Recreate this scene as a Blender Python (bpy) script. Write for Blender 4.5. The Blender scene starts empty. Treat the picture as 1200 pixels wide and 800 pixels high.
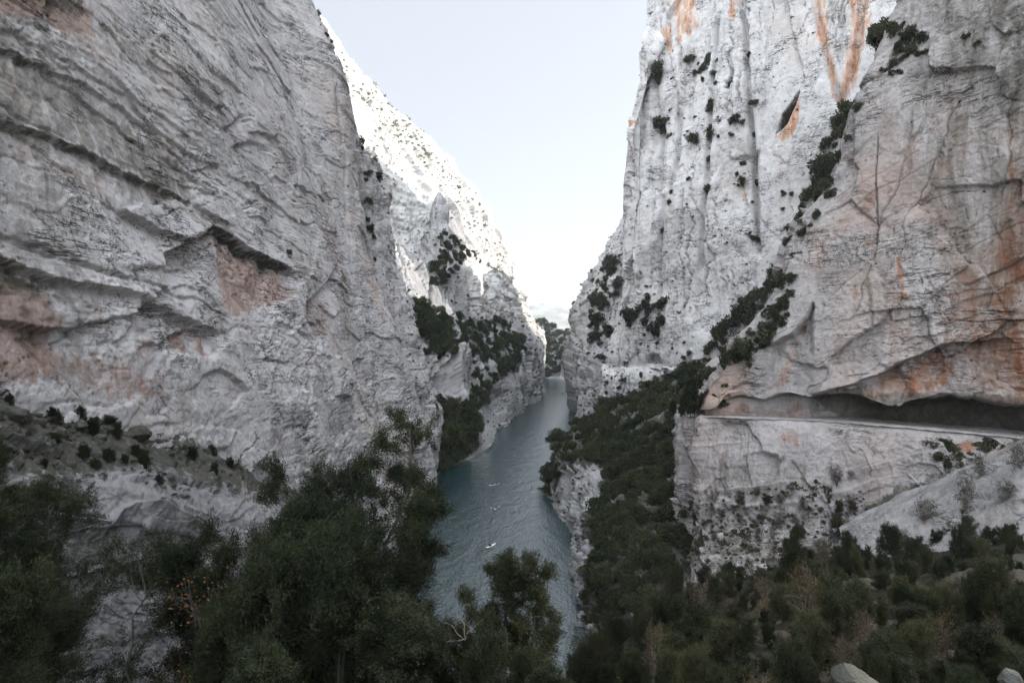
import bpy, math, random, time
import numpy as np
from concurrent.futures import ThreadPoolExecutor
from mathutils import Vector
T0 = time.time()
rng = np.random.default_rng(11)
random.seed(11)
F = 1200 * 20 / 36.0          # focal length in photo pixels (20 mm lens)
CZ = 50.0                     # eye height above the river
STEP = 1.15                   # mesh spacing of the cliffs, in photo pixels
scene = bpy.context.scene
COL = scene.collection

def at(u, v, d):
    return np.array([(u - 600.0) / F * d, d, CZ + (400.0 - v) / F * d])

def project(P):
    y = np.maximum(P[:, 1], 0.5)
    return 600 + F * P[:, 0] / y, 400 - F * (P[:, 2] - CZ) / y

def smooth(a, b, x):
    t = np.clip((x - a) / (b - a), 0, 1)
    return t * t * (3 - 2 * t)

# ------------------------------------------------------------------ noise
_perm = np.random.default_rng(3).permutation(256).astype(np.int32)
_perm = np.concatenate([_perm, _perm, _perm])
_g = np.random.default_rng(4).normal(size=(256, 3)).astype(np.float32)
_g /= np.linalg.norm(_g, axis=1)[:, None]
_pool = ThreadPoolExecutor(4)

def par(fn, *arrs):
    n = len(arrs[0])
    if n < 40000:
        return fn(*arrs)
    k = 16
    parts = [[a[i * n // k:(i + 1) * n // k] for a in arrs] for i in range(k)]
    return np.concatenate(list(_pool.map(lambda p: fn(*p), parts)))

def perlin(P):
    P = P.astype(np.float32)
    I = np.floor(P).astype(np.int32)
    f = P - I
    I &= 255
    w = f * f * f * (f * (f * 6 - 15) + 10)
    x0, y0, z0 = I[:, 0], I[:, 1], I[:, 2]
    out = np.zeros(len(P), np.float32)
    for dx in (0, 1):
        px = _perm[x0 + dx]
        wx = w[:, 0] if dx else 1 - w[:, 0]
        for dy in (0, 1):
            py = _perm[px + y0 + dy]
            wy = wx * (w[:, 1] if dy else 1 - w[:, 1])
            for dz in (0, 1):
                g = _g[_perm[py + z0 + dz]]
                dot = g[:, 0] * (f[:, 0] - dx) + g[:, 1] * (f[:, 1] - dy) + g[:, 2] * (f[:, 2] - dz)
                out += dot * wy * (w[:, 2] if dz else 1 - w[:, 2])
    return out * 1.5

def fbm(P, octv, gain=.5, ridge=False):
    def run(Q):
        s = np.zeros(len(Q), np.float32); a = 1.0; q = Q.astype(np.float32)
        for o in range(octv):
            n = perlin(q)
            if ridge:
                n = 1 - 2 * np.abs(n)
                n = n * np.abs(n)
            s += a * n
            a *= gain
            q = q * 2.03 + np.array([17.3, 5.7, 31.1], np.float32)
        return s
    return par(run, P)

def _h2(ix, iy, s):
    h = (ix * 374761393 + iy * 668265263 + s * 362437) & 0xffffffff
    h = ((h ^ (h >> 13)) * 1274126177) & 0xffffffff
    return ((h ^ (h >> 16)) & 0xffff) / 65535.0

def facets(A, B, seed, tilt=.5):
    """irregular tilted facets: every cell of a jittered grid is a plane of its own"""
    def run(a, b):
        ia, ib = np.floor(a).astype(np.int64), np.floor(b).astype(np.int64)
        best = np.full(len(a), 9.0); sec = np.full(len(a), 9.0); val = np.zeros(len(a))
        for da in (-1, 0, 1):
            for db in (-1, 0, 1):
                ca, cb = ia + da, ib + db
                pa, pb = ca + _h2(ca, cb, seed), cb + _h2(ca, cb, seed + 1)
                ra, rb = a - pa, b - pb
                d = ra * ra + rb * rb
                v = (_h2(ca, cb, seed + 2) - .5) + tilt * 2 * ((_h2(ca, cb, seed + 3) - .5) * ra + (_h2(ca, cb, seed + 4) - .5) * rb)
                near = d < best
                sec = np.where(near, best, np.minimum(sec, d))
                val = np.where(near, v, val)
                best = np.where(near, d, best)
        e = np.sqrt(sec) - np.sqrt(best)
        return np.stack([val, e], 1).astype(np.float32)
    return par(run, A.astype(np.float64), B.astype(np.float64))

# ------------------------------------------------------------------ mesh helpers
def mesh_from(name, V, quads=None, tris=None, smooth_shade=True):
    me = bpy.data.meshes.new(name)
    nq = 0 if quads is None else len(quads); nt = 0 if tris is None else len(tris)
    me.vertices.add(len(V)); me.vertices.foreach_set('co', np.asarray(V, np.float32).ravel())
    me.loops.add(nq * 4 + nt * 3); me.polygons.add(nq + nt)
    li, ls = [], []
    if nq:
        li.append(np.asarray(quads, np.int32).ravel()); ls.append(np.arange(nq) * 4)
    if nt:
        li.append(np.asarray(tris, np.int32).ravel()); ls.append(nq * 4 + np.arange(nt) * 3)
    me.loops.foreach_set('vertex_index', np.concatenate(li).astype(np.int32))
    me.polygons.foreach_set('loop_start', np.concatenate(ls).astype(np.int32))
    if smooth_shade:
        me.polygons.foreach_set('use_smooth', np.ones(nq + nt, bool))
    me.update(calc_edges=True)
    me.validate()
    return me

def link(name, data, mat=None, parent=None, loc=None):
    o = bpy.data.objects.new(name, data); COL.objects.link(o)
    if mat is not None and len(data.materials) == 0:
        data.materials.append(mat)
    if parent is not None: o.parent = parent
    if loc is not None: o.location = loc
    return o

def tag(o, label=None, cat=None, group=None, kind=None):
    if label: o['label'] = label
    if cat: o['category'] = cat
    if group: o['group'] = group
    if kind: o['kind'] = kind
    return o

# ------------------------------------------------------------------ sheets
def hermite(X, s, t):
    """X (K,...) control values at parameters s (K); evaluate at t, smooth, limited overshoot"""
    K = len(s)
    d = np.diff(s); m = np.diff(X, axis=0) / d.reshape(-1, *([1] * (X.ndim - 1)))
    tan = np.empty_like(X)
    tan[0], tan[-1] = m[0], m[-1]
    for k in range(1, K - 1):
        w = d[k] / (d[k] + d[k - 1])
        tan[k] = w * m[k - 1] + (1 - w) * m[k]
    i = np.clip(np.searchsorted(s, t, side='right') - 1, 0, K - 2)
    h = d[i]; u = (t - s[i]) / h
    sh = (-1,) + (1,) * (X.ndim - 1)
    h, u = h.reshape(sh), u.reshape(sh)
    return ((2 * u**3 - 3 * u**2 + 1) * X[i] + (u**3 - 2 * u**2 + u) * h * tan[i]
            + (-2 * u**3 + 3 * u**2) * X[i + 1] + (u**3 - u**2) * h * tan[i + 1])

def linear(X, s, t):
    i = np.clip(np.searchsorted(s, t, side='right') - 1, 0, len(s) - 2)
    u = ((t - s[i]) / (s[i + 1] - s[i])).reshape((-1,) + (1,) * (X.ndim - 1))
    return X[i] * (1 - u) + X[i + 1] * u

def counts(C, axis, step, coarse):
    """samples per control interval from its length in the picture"""
    q = np.moveaxis(C, axis, 0)
    K = q.shape[0]
    out = []
    for k in range(K - 1):
        t = np.linspace(0, 1, 9).reshape(-1, 1, 1)
        seg = q[k] * (1 - t) + q[k + 1] * t
        u, v = project(seg.reshape(-1, 3)); u = u.reshape(9, -1); v = v.reshape(9, -1)
        um, vm = (u[1:] + u[:-1]) / 2, (v[1:] + v[:-1]) / 2
        inside = (um > -30) & (um < 1230) & (vm > -30) & (vm < 830)
        L = np.hypot(np.diff(u, axis=0), np.diff(v, axis=0))
        L = (np.minimum(L, 300) * np.where(inside, 1, 0.08)).sum(0)
        Lm = np.percentile(L, 80)
        out.append(int(np.clip(Lm / (step * coarse), 4, 700)))
    return out

class Sheet:
    def __init__(self, name, ctrl, rmode='cub', cmode='cub', flip=False, coarse=1.0):
        C = np.asarray(ctrl, float)                      # (cols, rows, 3)
        self.name = name
        for axis, mode in ((1, rmode), (0, cmode)):
            q = np.moveaxis(C, axis, 0)
            n = counts(C, axis, STEP, coarse)
            L = np.linalg.norm(np.diff(q, axis=0), axis=-1).mean(1) + 1e-3
            s = np.concatenate([[0], np.cumsum(L)])
            t = np.concatenate([np.linspace(s[k], s[k + 1], n[k], endpoint=False) for k in range(len(n))] + [[s[-1]]])
            q = (hermite if mode == 'cub' else linear)(q, s, t)
            C = np.moveaxis(q, 0, axis)
        self.nc, self.nr = C.shape[:2]
        self.C = C
        da, db = np.gradient(C, axis=0), np.gradient(C, axis=1)
        N = np.cross(da, db)
        N /= np.linalg.norm(N, axis=-1, keepdims=True) + 1e-9
        if flip: N = -N
        for _ in range(3):
            N[1:-1] = (N[1:-1] * 2 + N[:-2] + N[2:]) / 4
            N[:, 1:-1] = (N[:, 1:-1] * 2 + N[:, :-2] + N[:, 2:]) / 4
        N /= np.linalg.norm(N, axis=-1, keepdims=True) + 1e-9
        self.P = C.reshape(-1, 3); self.N = N.reshape(-1, 3); self.flip = flip
        A = np.concatenate([np.zeros((1, self.nr)), np.cumsum(np.linalg.norm(np.diff(C, axis=0), axis=-1), 0)])
        B = np.concatenate([np.zeros((self.nc, 1)), np.cumsum(np.linalg.norm(np.diff(C, axis=1), axis=-1), 1)], 1)
        self.A = np.repeat(A.mean(1)[:, None], self.nr, 1).ravel(); self.B = np.repeat(B.mean(0)[None], self.nc, 0).ravel()
        self.u, self.v = project(self.P)
        self.h = np.zeros(len(self.P), np.float32)
        self.stain = np.zeros((len(self.P), 4), np.float32)
        w = np.stack([self.u, self.v, np.zeros_like(self.u)], 1)
        self.wob = fbm(self.P / np.maximum(self.P[:, 1:2] * .06, .5), 3)          # about +-1, wavelength some 40 px
        self.wob2 = fbm(self.P / np.maximum(self.P[:, 1:2] * .012, .2) + 40, 3)   # wavelength some 8 px

    def ledge(self, pts, depth, decay=30, lip=4.5, bulge=0.0, wob=3, ends=14):
        """an overhang: the rock below the line is set back, fading out downwards"""
        us = [p[0] for p in pts]; vs = [p[1] for p in pts]
        vl = np.interp(self.u, us, vs) + wob * self.wob + .10 * wob * self.wob2
        e0, e1 = ends if isinstance(ends, tuple) else (ends, ends)
        e = smooth(us[0] - e0, us[0] + e0, self.u) * (1 - smooth(us[-1] - e1, us[-1] + e1, self.u))
        t = self.v - vl
        prof = np.where(t > 0, smooth(0, lip, t) * np.exp(-np.maximum(t, 0) / decay), 0) * (.6 + .5 * smooth(-.6, .6, self.wob))
        self.h -= depth * prof * e
        if bulge:
            self.h += bulge * np.where(t < 0, np.exp(np.minimum(t, 0) / 14), 1 - smooth(0, lip, t)) * e
        return e * prof

    def crack(self, pts, depth, width=2.5, wob=1.2, vertical=True):
        a = [p[1] for p in pts] if vertical else [p[0] for p in pts]
        b = [p[0] for p in pts] if vertical else [p[1] for p in pts]
        x, y = (self.v, self.u) if vertical else (self.u, self.v)
        l = np.interp(x, a, b) + wob * self.wob + .3 * wob * self.wob2
        e = smooth(a[0] - 6, a[0] + 10, x) * (1 - smooth(a[-1] - 10, a[-1] + 6, x))
        self.h -= depth * e * np.exp(-((y - l) / (width * .6))**2)

    def poly(self, pts, soft=4, wob=4):
        """soft mask of a polygon drawn on the rock"""
        x, y = self.u + wob * self.wob, self.v + wob * self.wob2
        n = len(pts); inside = np.zeros(len(x), bool); dist = np.full(len(x), 1e9)
        for i in range(n):
            x1, y1 = pts[i]; x2, y2 = pts[(i + 1) % n]
            c = ((y1 > y) != (y2 > y)) & (x < (x2 - x1) * (y - y1) / (y2 - y1 + 1e-9) + x1)
            inside ^= c
            dx, dy = x2 - x1, y2 - y1
            t = np.clip(((x - x1) * dx + (y - y1) * dy) / (dx * dx + dy * dy + 1e-9), 0, 1)
            dist = np.minimum(dist, np.hypot(x - x1 - t * dx, y - y1 - t * dy))
        sd = np.where(inside, dist, -dist)
        return smooth(-soft, soft, sd)

    def paint(self, ch, pts, amt=1.0, soft=6, wob=6):
        self.stain[:, ch] = np.maximum(self.stain[:, ch], amt * self.poly(pts, soft, wob))

    def band(self, ch, pts, width, amt=1.0, wob=5, down=True):
        us = [p[0] for p in pts]; vs = [p[1] for p in pts]
        t = self.v - (np.interp(self.u, us, vs) + wob * self.wob)
        e = smooth(us[0] - 20, us[0] + 5, self.u) * (1 - smooth(us[-1] - 5, us[-1] + 20, self.u))
        m = np.where(t > 0, np.exp(-(np.maximum(t, 0) / width)**2), np.exp(-(t / (width * .15))**2)) if down else np.exp(-(t / width)**2)
        self.stain[:, ch] = np.maximum(self.stain[:, ch], amt * m * e)

    def rock(self, big=(28, 2.5), fac=((9, 6, 1.6), (3, 2.2, .55), (1.2, .9, .16)), nb=(0, 0, 1), beds=((7, .8), (2.2, .35), (.7, .10)),
             flute=(7, 60, .0), crk=0.6, fine=.35, fscale=2.5, seed=0, px=1.0, bedmask=lambda P: 1.0):
        P = self.P; off = np.array([seed * 13.7, seed * 7.1, seed * 3.3])
        warp = np.stack([fbm(P / 11 + off + k * 9, 4) for k in range(2)], 1)
        h = big[1] * fbm(P / big[0] + off, 3)
        A, B = self.A + 1.1 * warp[:, 0], self.B + 1.1 * warp[:, 1]
        wf = np.stack([fbm(P / 2.2 + off + k * 5, 3) for k in range(2)], 1)
        A2, B2 = A + .28 * wf[:, 0], B + .28 * wf[:, 1]
        rm = .24 + .76 * smooth(-.12, .42, fbm(P / np.array([26, 26, 15.0]) + off + 61, 3))
        for k, (fa, fb, amp) in enumerate(fac):
            r = facets(A2 / fa, B2 / fb, seed * 10 + k * 3 + 1, .55)
            h += (1 if k == 0 else rm) * amp * (r[:, 0] - .12 * np.exp(-r[:, 1] * 18) * (wf[:, 1] > -.1))
        nb = np.array(nb, float); nb /= np.linalg.norm(nb)
        s = P @ nb + .9 * warp[:, 0] + .12 * wf[:, 0]
        for k, (T, amp) in enumerate(beds):
            kk = np.floor(s / T).astype(np.int64); fr = s / T - kk
            r0, r1 = _h2(kk, kk * 0 + k, 77 + seed), _h2(kk + 1, kk * 0 + k, 77 + seed)
            st = r0 + (r1 - r0) * smooth(.86, 1.0, fr)
            m = smooth(-.25, .45, fbm(P / (T * 4.5) + off + 50 + k, 2))
            h += bedmask(P) * amp * m * ((st - .5) - .9 * np.exp(-((fr - .93) / .05)**2) * (r1 > .45))
        if flute[2]:
            q = np.stack([self.A / flute[0] + .22 * warp[:, 0], self.B / flute[1], np.full(len(P), seed * 2.7)], 1)
            n = fbm(q, 3)
            m = smooth(-.15, .35, fbm(P / (flute[0] * 2.5) + 91, 2))
            h -= 2.0 * flute[2] * m * np.exp(-(n / .022)**2)
            h += flute[2] * .8 * n
        if crk:
            for k, L in enumerate((6.0, 15.0)):
                ang = .5 + 1.3 * k
                q = np.stack([(A * math.cos(ang) + B * math.sin(ang)) / (L * .35), (-A * math.sin(ang) + B * math.cos(ang)) / (L * 3.2), np.full(len(P), seed + k * 3.3)], 1)
                n = fbm(q, 4, .42) + .05 * wf[:, 0]
                m = smooth(.05, .5, fbm(P / (L * 1.0) + 33 + k, 2))
                h -= crk * m * np.exp(-(n / .010)**2)
        h += (.35 + .65 * rm) * fine * fbm(P / fscale + off, 6, .52, ridge=True)
        h += fine * .5 * fbm(P / (fscale * 4) + off + 7, 2)
        grit = fbm(P / (P[:, 1:2] * .0045 + .05) + 71, 2) * fbm(P / 6 + 19, 2).clip(-.2, .6)
        h += px * .0009 * P[:, 1] * grit
        self.h += h.astype(np.float32)
        return self

    def build(self, mat, label, cat, push=None):
        h = self.h if push is None else self.h + push
        V = self.P + self.N * h[:, None]
        idx = np.arange(self.nc * self.nr).reshape(self.nc, self.nr)
        Q = np.stack([idx[:-1, :-1], idx[1:, :-1], idx[1:, 1:], idx[:-1, 1:]], -1).reshape(-1, 4)
        if self.flip: Q = Q[:, ::-1]
        me = mesh_from(self.name, V, Q, smooth_shade=False)
        ca = me.color_attributes.new('stain', 'FLOAT_COLOR', 'POINT')
        ca.data.foreach_set('color', np.clip(self.stain, 0, 1).ravel().astype(np.float32))
        me.materials.append(mat)
        self.V = V; self.pu, self.pv = project(V)
        self.o = tag(link(self.name, me), label, cat, kind='structure')
        G = V.reshape(self.nc, self.nr, 3)
        n = np.cross(np.gradient(G, axis=0), np.gradient(G, axis=1)); n /= np.linalg.norm(n, axis=-1, keepdims=True) + 1e-9
        self.VN = (-n if self.flip else n).reshape(-1, 3)
        print('sheet', self.name, self.nc, self.nr, 't=%.1f' % (time.time() - T0))
        return self

    def find(self, u, v):
        i = np.argmin((self.pu - u)**2 + (self.pv - v)**2)
        return self.V[i], self.N[i]

# ------------------------------------------------------------------ materials
class Nodes:
    def __init__(self, name):
        self.m = bpy.data.materials.new(name); self.m.use_nodes = True
        self.t = self.m.node_tree; self.t.nodes.clear()
        self.out = self.n('ShaderNodeOutputMaterial')
    def n(self, typ, **kw):
        x = self.t.nodes.new(typ)
        for k, v in kw.items():
            if k in x.inputs: x.inputs[k].default_value = v
            else: setattr(x, k, v)
        return x
    def l(self, a, b): self.t.links.new(a, b)
    def val(self, sock, v):
        if hasattr(v, 'is_output'): self.l(v, sock)
        else: sock.default_value = v
    def noise(self, vec, scale, detail=4, rough=.55, dist=0):
        x = self.n('ShaderNodeTexNoise', Scale=scale, Detail=detail, Roughness=rough, Distortion=dist); self.l(vec, x.inputs['Vector']); return x.outputs['Fac']
    def mapping(self, vec, scale=(1, 1, 1), rot=(0, 0, 0), loc=(0, 0, 0)):
        x = self.n('ShaderNodeMapping'); x.inputs['Scale'].default_value = scale; x.inputs['Rotation'].default_value = rot; x.inputs['Location'].default_value = loc
        self.l(vec, x.inputs['Vector']); return x.outputs['Vector']
    def step(self, v, a, b, lo=0, hi=1):
        x = self.n('ShaderNodeMapRange', interpolation_type='SMOOTHSTEP'); self.l(v, x.inputs['Value'])
        x.inputs['From Min'].default_value = a; x.inputs['From Max'].default_value = b
        x.inputs['To Min'].default_value = lo; x.inputs['To Max'].default_value = hi
        return x.outputs['Result']
    def math(self, op, a, b=0.0):
        x = self.n('ShaderNodeMath', operation=op); self.val(x.inputs[0], a); self.val(x.inputs[1], b); return x.outputs[0]
    def mix(self, f, a, b, blend='MIX'):
        x = self.n('ShaderNodeMix', data_type='RGBA', blend_type=blend)
        self.val(x.inputs[0], f)
        for s, v in ((x.inputs[6], a), (x.inputs[7], b)):
            if isinstance(v, tuple): s.default_value = (*v, 1)
            else: self.l(v, s)
        return x.outputs[2]

def rock_mat(name, light=(.44, .43, .43), mid=(.30, .295, .295), tan=(.40, .33, .28), streak=.5, tanamt=.5, speck=.5, scale=1.0, bump=.5, strata=.4, joint=1.0, grit=1.0):
    k = Nodes(name)
    pos = k.n('ShaderNodeNewGeometry').outputs['Position']
    a = k.noise(pos, .035 * scale, 6, .6, .6)
    b = k.noise(pos, .28 * scale, 6, .65, .3)
    c = k.noise(pos, 1.6 * scale, 5, .7)
    f = k.math('ADD', k.math('MULTIPLY', a, .5), k.math('MULTIPLY', b, .5))
    col = k.mix(k.step(f, .36, .60), mid, light)
    col = k.mix(k.step(c, .5, .75, 0, .45), col, tuple(min(.8, x * 1.22) for x in light))
    c2 = k.noise(k.mapping(pos, (1, 1, .8), loc=(4, 9, 2)), 2.6 * scale, 6, .78)
    col = k.mix(k.step(c2, .50, .72, 0, .55), col, tuple(x * .45 for x in mid))
    c3 = k.noise(k.mapping(pos, (1, 1, 1), loc=(1, 2, 8)), 7.0 * scale, 4, .8)
    col = k.mix(k.step(c3, .34, .62, .16 * grit, 0), col, (.10, .10, .10))
    # warm iron tint in broad patches
    t = k.noise(k.mapping(pos, (1, 1, .5), loc=(7, 3, 1)), .045 * scale, 5, .6, .8)
    col = k.mix(k.step(t, .50, .72, 0, tanamt), col, tan)
    # bedding lines
    s = k.noise(k.mapping(pos, (.10, .10, 1.5), (.10, 0, 0)), .9 * scale, 6, .7, .4)
    sm = k.noise(pos, .06, 3)
    col = k.mix(k.math('MULTIPLY', k.step(s, .53, .68, 0, strata), k.step(sm, .42, .6)), col, (.15, .145, .14))
    # vertical rain streaks
    st = k.noise(k.mapping(pos, (1, 1, .07)), .55 * scale, 5, .65, .2)
    sm2 = k.noise(pos, .05, 3, .5, .5)
    col = k.mix(k.math('MULTIPLY', k.step(st, .52, .70, 0, streak), k.step(sm2, .42, .62)), col, (.16, .155, .155))
    # pits and lichen specks
    sp = k.noise(pos, .95 * scale, 6, .8)
    col = k.mix(k.step(sp, .57, .66, 0, speck), col, (.10, .10, .095))
    # thin joints, crack shade drawn as dark lines along and across the bedding
    for sc, dr, wd, am in (((.16, .16, 1.1), (.12, .05, 0), .010, .85), ((.55, .55, .22), (.2, .5, .3), .008, .7), ((.05, .05, .35), (.12, .05, 0), .008, .9)):
        jn = k.noise(k.mapping(pos, tuple(x * scale for x in sc), dr, (3, 1, sc[0] * 9)), 1.0, 5, .62, .35)
        jm = k.noise(pos, .09 * scale, 4, .6)
        d_ = k.math('ABSOLUTE', k.math('SUBTRACT', jn, .5))
        col = k.mix(k.math('MULTIPLY', k.step(d_, wd * .35 * max(joint, .7), wd * 1.4 * max(joint, .7), min(1, am * joint), 0), k.step(jm, .47, .60)), col, (.055, .053, .05))
    # painted stains, and some painted shade, with a shape of their own
    at_ = k.n('ShaderNodeAttribute', attribute_name='stain')
    sep = k.n('ShaderNodeSeparateColor'); k.l(at_.outputs['Color'], sep.inputs[0])
    vs = k.noise(k.mapping(pos, (1, 1, .22)), .5 * scale, 6, .7, .5)
    br = k.noise(pos, .7 * scale, 6, .7, .5)
    def st_mask(sock, n, amt=1.0):
        # the stain breaks up where the noise is low
        return k.step(k.math('ADD', sock, k.math('MULTIPLY', k.math('SUBTRACT', n, .5), 2.6)), .18, .92, 0, amt)
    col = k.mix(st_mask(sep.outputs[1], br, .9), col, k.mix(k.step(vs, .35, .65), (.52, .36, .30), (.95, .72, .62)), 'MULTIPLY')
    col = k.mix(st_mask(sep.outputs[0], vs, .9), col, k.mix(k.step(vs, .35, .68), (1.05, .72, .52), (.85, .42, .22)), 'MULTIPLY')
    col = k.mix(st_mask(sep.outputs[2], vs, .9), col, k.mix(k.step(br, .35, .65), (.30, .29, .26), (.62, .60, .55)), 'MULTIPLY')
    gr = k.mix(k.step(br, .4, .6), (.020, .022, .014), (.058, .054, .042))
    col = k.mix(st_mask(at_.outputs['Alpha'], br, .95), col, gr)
    bs = k.n('ShaderNodeBsdfPrincipled', Roughness=.92); bs.inputs['Specular IOR Level'].default_value = .18
    k.l(col, bs.inputs['Base Color'])
    h = k.math('ADD', k.math('MULTIPLY', k.noise(pos, 1.1 * scale, 8, .72, .3), .7), k.math('MULTIPLY', k.noise(k.mapping(pos, (.25, .25, 1.4)), 1.2 * scale, 6, .7), .3))
    bp = k.n('ShaderNodeBump', Strength=bump, Distance=.7 / scale); k.l(h, bp.inputs['Height']); k.l(bp.outputs[0], bs.inputs['Normal'])
    k.l(bs.outputs[0], k.out.inputs[0])
    return k.m

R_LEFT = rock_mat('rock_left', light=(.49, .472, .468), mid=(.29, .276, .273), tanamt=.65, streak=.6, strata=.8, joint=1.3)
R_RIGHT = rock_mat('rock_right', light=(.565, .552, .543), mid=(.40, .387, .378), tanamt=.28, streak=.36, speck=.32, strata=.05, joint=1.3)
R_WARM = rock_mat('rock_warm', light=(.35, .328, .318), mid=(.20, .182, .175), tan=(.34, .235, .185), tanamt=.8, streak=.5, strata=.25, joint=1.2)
R_PATH = rock_mat('rock_path', light=(.37, .345, .335), mid=(.215, .20, .195), tan=(.34, .26, .225), tanamt=.65, streak=.6, strata=.4, joint=1.3)
R_MID = rock_mat('rock_mid', light=(.37, .364, .362), mid=(.225, .22, .218), tanamt=.25, speck=.6, strata=.1, scale=.6)  # greys taken down so the gorge shade on the buttress is baked in
R_SHOULDER = rock_mat('rock_shoulder', light=(.40, .392, .386), mid=(.25, .243, .238), tanamt=.25, speck=.5, strata=.1, scale=.6)
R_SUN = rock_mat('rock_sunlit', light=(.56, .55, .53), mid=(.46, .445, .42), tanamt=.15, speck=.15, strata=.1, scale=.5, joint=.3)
R_NEAR = rock_mat('rock_near', light=(.21, .205, .207), mid=(.115, .111, .111), tanamt=.35, speck=.5, scale=1.8, strata=.4)  # base greys lowered to carry the vignette on the lower left rock
R_SLAB = rock_mat('rock_slab', light=(.25, .244, .24), mid=(.135, .13, .127), tanamt=.3, speck=.5, scale=1.8, strata=.7, joint=1.6)

def soil_mat(name, cols, scale):
    k = Nodes(name); pos = k.n('ShaderNodeNewGeometry').outputs['Position']
    a = k.noise(pos, .25 * scale, 6, .7); b = k.noise(pos, 2.5 * scale, 6, .7)
    col = k.mix(k.step(a, .4, .62), cols[0], cols[1]); col = k.mix(k.step(b, .55, .7), col, cols[2])
    bs = k.n('ShaderNodeBsdfPrincipled', Roughness=.95); bs.inputs['Specular IOR Level'].default_value = .1
    k.l(col, bs.inputs['Base Color'])
    bp = k.n('ShaderNodeBump', Strength=.8, Distance=.25); k.l(b, bp.inputs['Height']); k.l(bp.outputs[0], bs.inputs['Normal'])
    k.l(bs.outputs[0], k.out.inputs[0]); return k.m
SOIL = soil_mat('soil', ((.012, .012, .008), (.022, .019, .013), (.035, .03, .024)), 1.0)
GRAVEL = soil_mat('gravel_path', ((.33, .31, .295), (.40, .38, .36), (.26, .24, .23)), 1.5)
HILL = soil_mat('hill_ground', ((.20, .20, .17), (.32, .31, .29), (.12, .13, .10)), .02)

# ------------------------------------------------------------------ the setting
# near left wall: receding along the gorge, leaning back
def xl(z): return -(38 + .24 * (z - 50))
zs = [-6, 10, 30, 50, 70, 90, 110, 130, 155, 190, 230]
edge_u = {-6: 503, 10: 506, 30: 491, 50: 474, 70: 441, 90: 425, 110: 417, 130: 402, 155: 361, 190: 300, 230: 230}
cols = []
for y in (8, 20, 34, 50, 72, 100, 130, 155):
    cols.append([(xl(z) - .0008 * max(0, z - 60)**2, y, z) for z in zs])
cols.append([((edge_u[z] - 600) / F * 172 - .6, 168, z) for z in zs])
cols.append([((edge_u[z] - 600) / F * 176, 176, z) for z in zs])
cols.append([((edge_u[z] - 600) / F * 182 - 3, 183, z) for z in zs])
cols.append([((edge_u[z] - 600) / F * 182 - 22, 194, z) for z in zs])
cols.append([((edge_u[z] - 600) / F * 182 - 70, 200, z) for z in zs])
L1 = Sheet('left_cliff', cols)
L1.rock(big=(34, 1.6), fac=((16, 6.5, 1.0), (6, 2.6, .50), (2, .9, .20), (.7, .4, .07)), nb=(.05, .10, 1), beds=((9, .5), (3.0, .34), (1.0, .18)), crk=1.0, fine=.12, fscale=1.2, seed=1, bedmask=lambda P: 1 - .75 * smooth(85, 150, P[:, 1]))
A_ = [(-40, 20), (60, 62), (110, 92), (180, 128), (235, 165), (275, 150)]
B_ = [(-40, 45), (0, 60), (100, 100), (196, 158), (246, 189), (262, 192)]
C_ = [(-40, 122), (0, 139), (85, 170), (175, 210), (230, 232), (272, 262)]
D_ = [(-40, 262), (0, 271), (60, 288), (110, 312), (160, 330)]
E_ = [(-40, 288), (0, 302), (67, 327), (150, 340), (215, 368), (262, 388)]
L1.ledge(A_[:5], .35, 22, bulge=.15, lip=2.5)
L1.ledge(B_, .5, 26, bulge=.2, lip=2.5)
L1.ledge(C_, .7, 14, bulge=.3, lip=3)
L1.ledge(D_, .4, 12, lip=2.5)
L1.ledge(E_, 1.1, 45, bulge=.3, lip=3)
L1.ledge([(203, 292), (228, 277), (253, 262), (287, 282), (320, 302), (347, 316)], 2.4, 45, bulge=.5, ends=(6, 12), lip=3.5)
L1.ledge([(150, 315), (180, 311), (235, 308)], .9, 20)
L1.ledge([(210, 388), (230, 382), (262, 386)], 1.2, 22, ends=6)
L1.ledge([(362, 350), (370, 343), (385, 330), (396, 306)], 2.6, 26, ends=5)
L1.ledge([(262, 148), (275, 143), (290, 130)], 1.6, 10, ends=5)
L1.ledge([(275, 170), (298, 160), (318, 172)], 1.4, 10, ends=5)
L1.ledge([(245, 95), (258, 103), (268, 110)], .8, 8, ends=4)
L1.ledge([(330, 500), (350, 497), (362, 500)], .8, 10, ends=4)
L1.crack([(395, 100), (402, 160), (408, 240), (418, 300), (440, 380)], 1.4, 2.2)
L1.crack([(362, 440), (364, 480), (358, 505)], 1.0, 2)
L1.crack([(330, 140), (345, 190), (350, 230)], .7, 2)
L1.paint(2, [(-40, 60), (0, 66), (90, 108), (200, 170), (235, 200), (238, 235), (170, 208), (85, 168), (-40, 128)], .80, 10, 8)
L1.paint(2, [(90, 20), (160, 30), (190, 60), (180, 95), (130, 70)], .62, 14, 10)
L1.band(3, [(-40, 118), (0, 136), (85, 168), (175, 208), (225, 230)], 9, .80)
L1.band(3, [(-40, 50), (0, 58), (60, 80)], 12, .7)
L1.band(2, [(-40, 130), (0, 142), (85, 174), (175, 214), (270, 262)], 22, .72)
L1.paint(1, [(-40, 0), (30, -8), (100, 0), (112, 42), (80, 40), (40, 22), (-40, 20)], .95, 8, 8)
L1.paint(3, [(20, -10), (95, -5), (100, 20), (60, 12)], .75, 8, 8)
L1.paint(1, [(75, 30), (125, 50), (150, 80), (95, 70)], .45, 10, 8)
L1.paint(1, [(-40, 148), (0, 150), (60, 178), (150, 220), (120, 228), (40, 190), (-40, 160)], .50, 8, 8)
L1.paint(1, [(-40, 300), (0, 305), (62, 330), (66, 372), (58, 395), (90, 450), (40, 450), (-40, 455)], .80, 12, 12)
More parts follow.
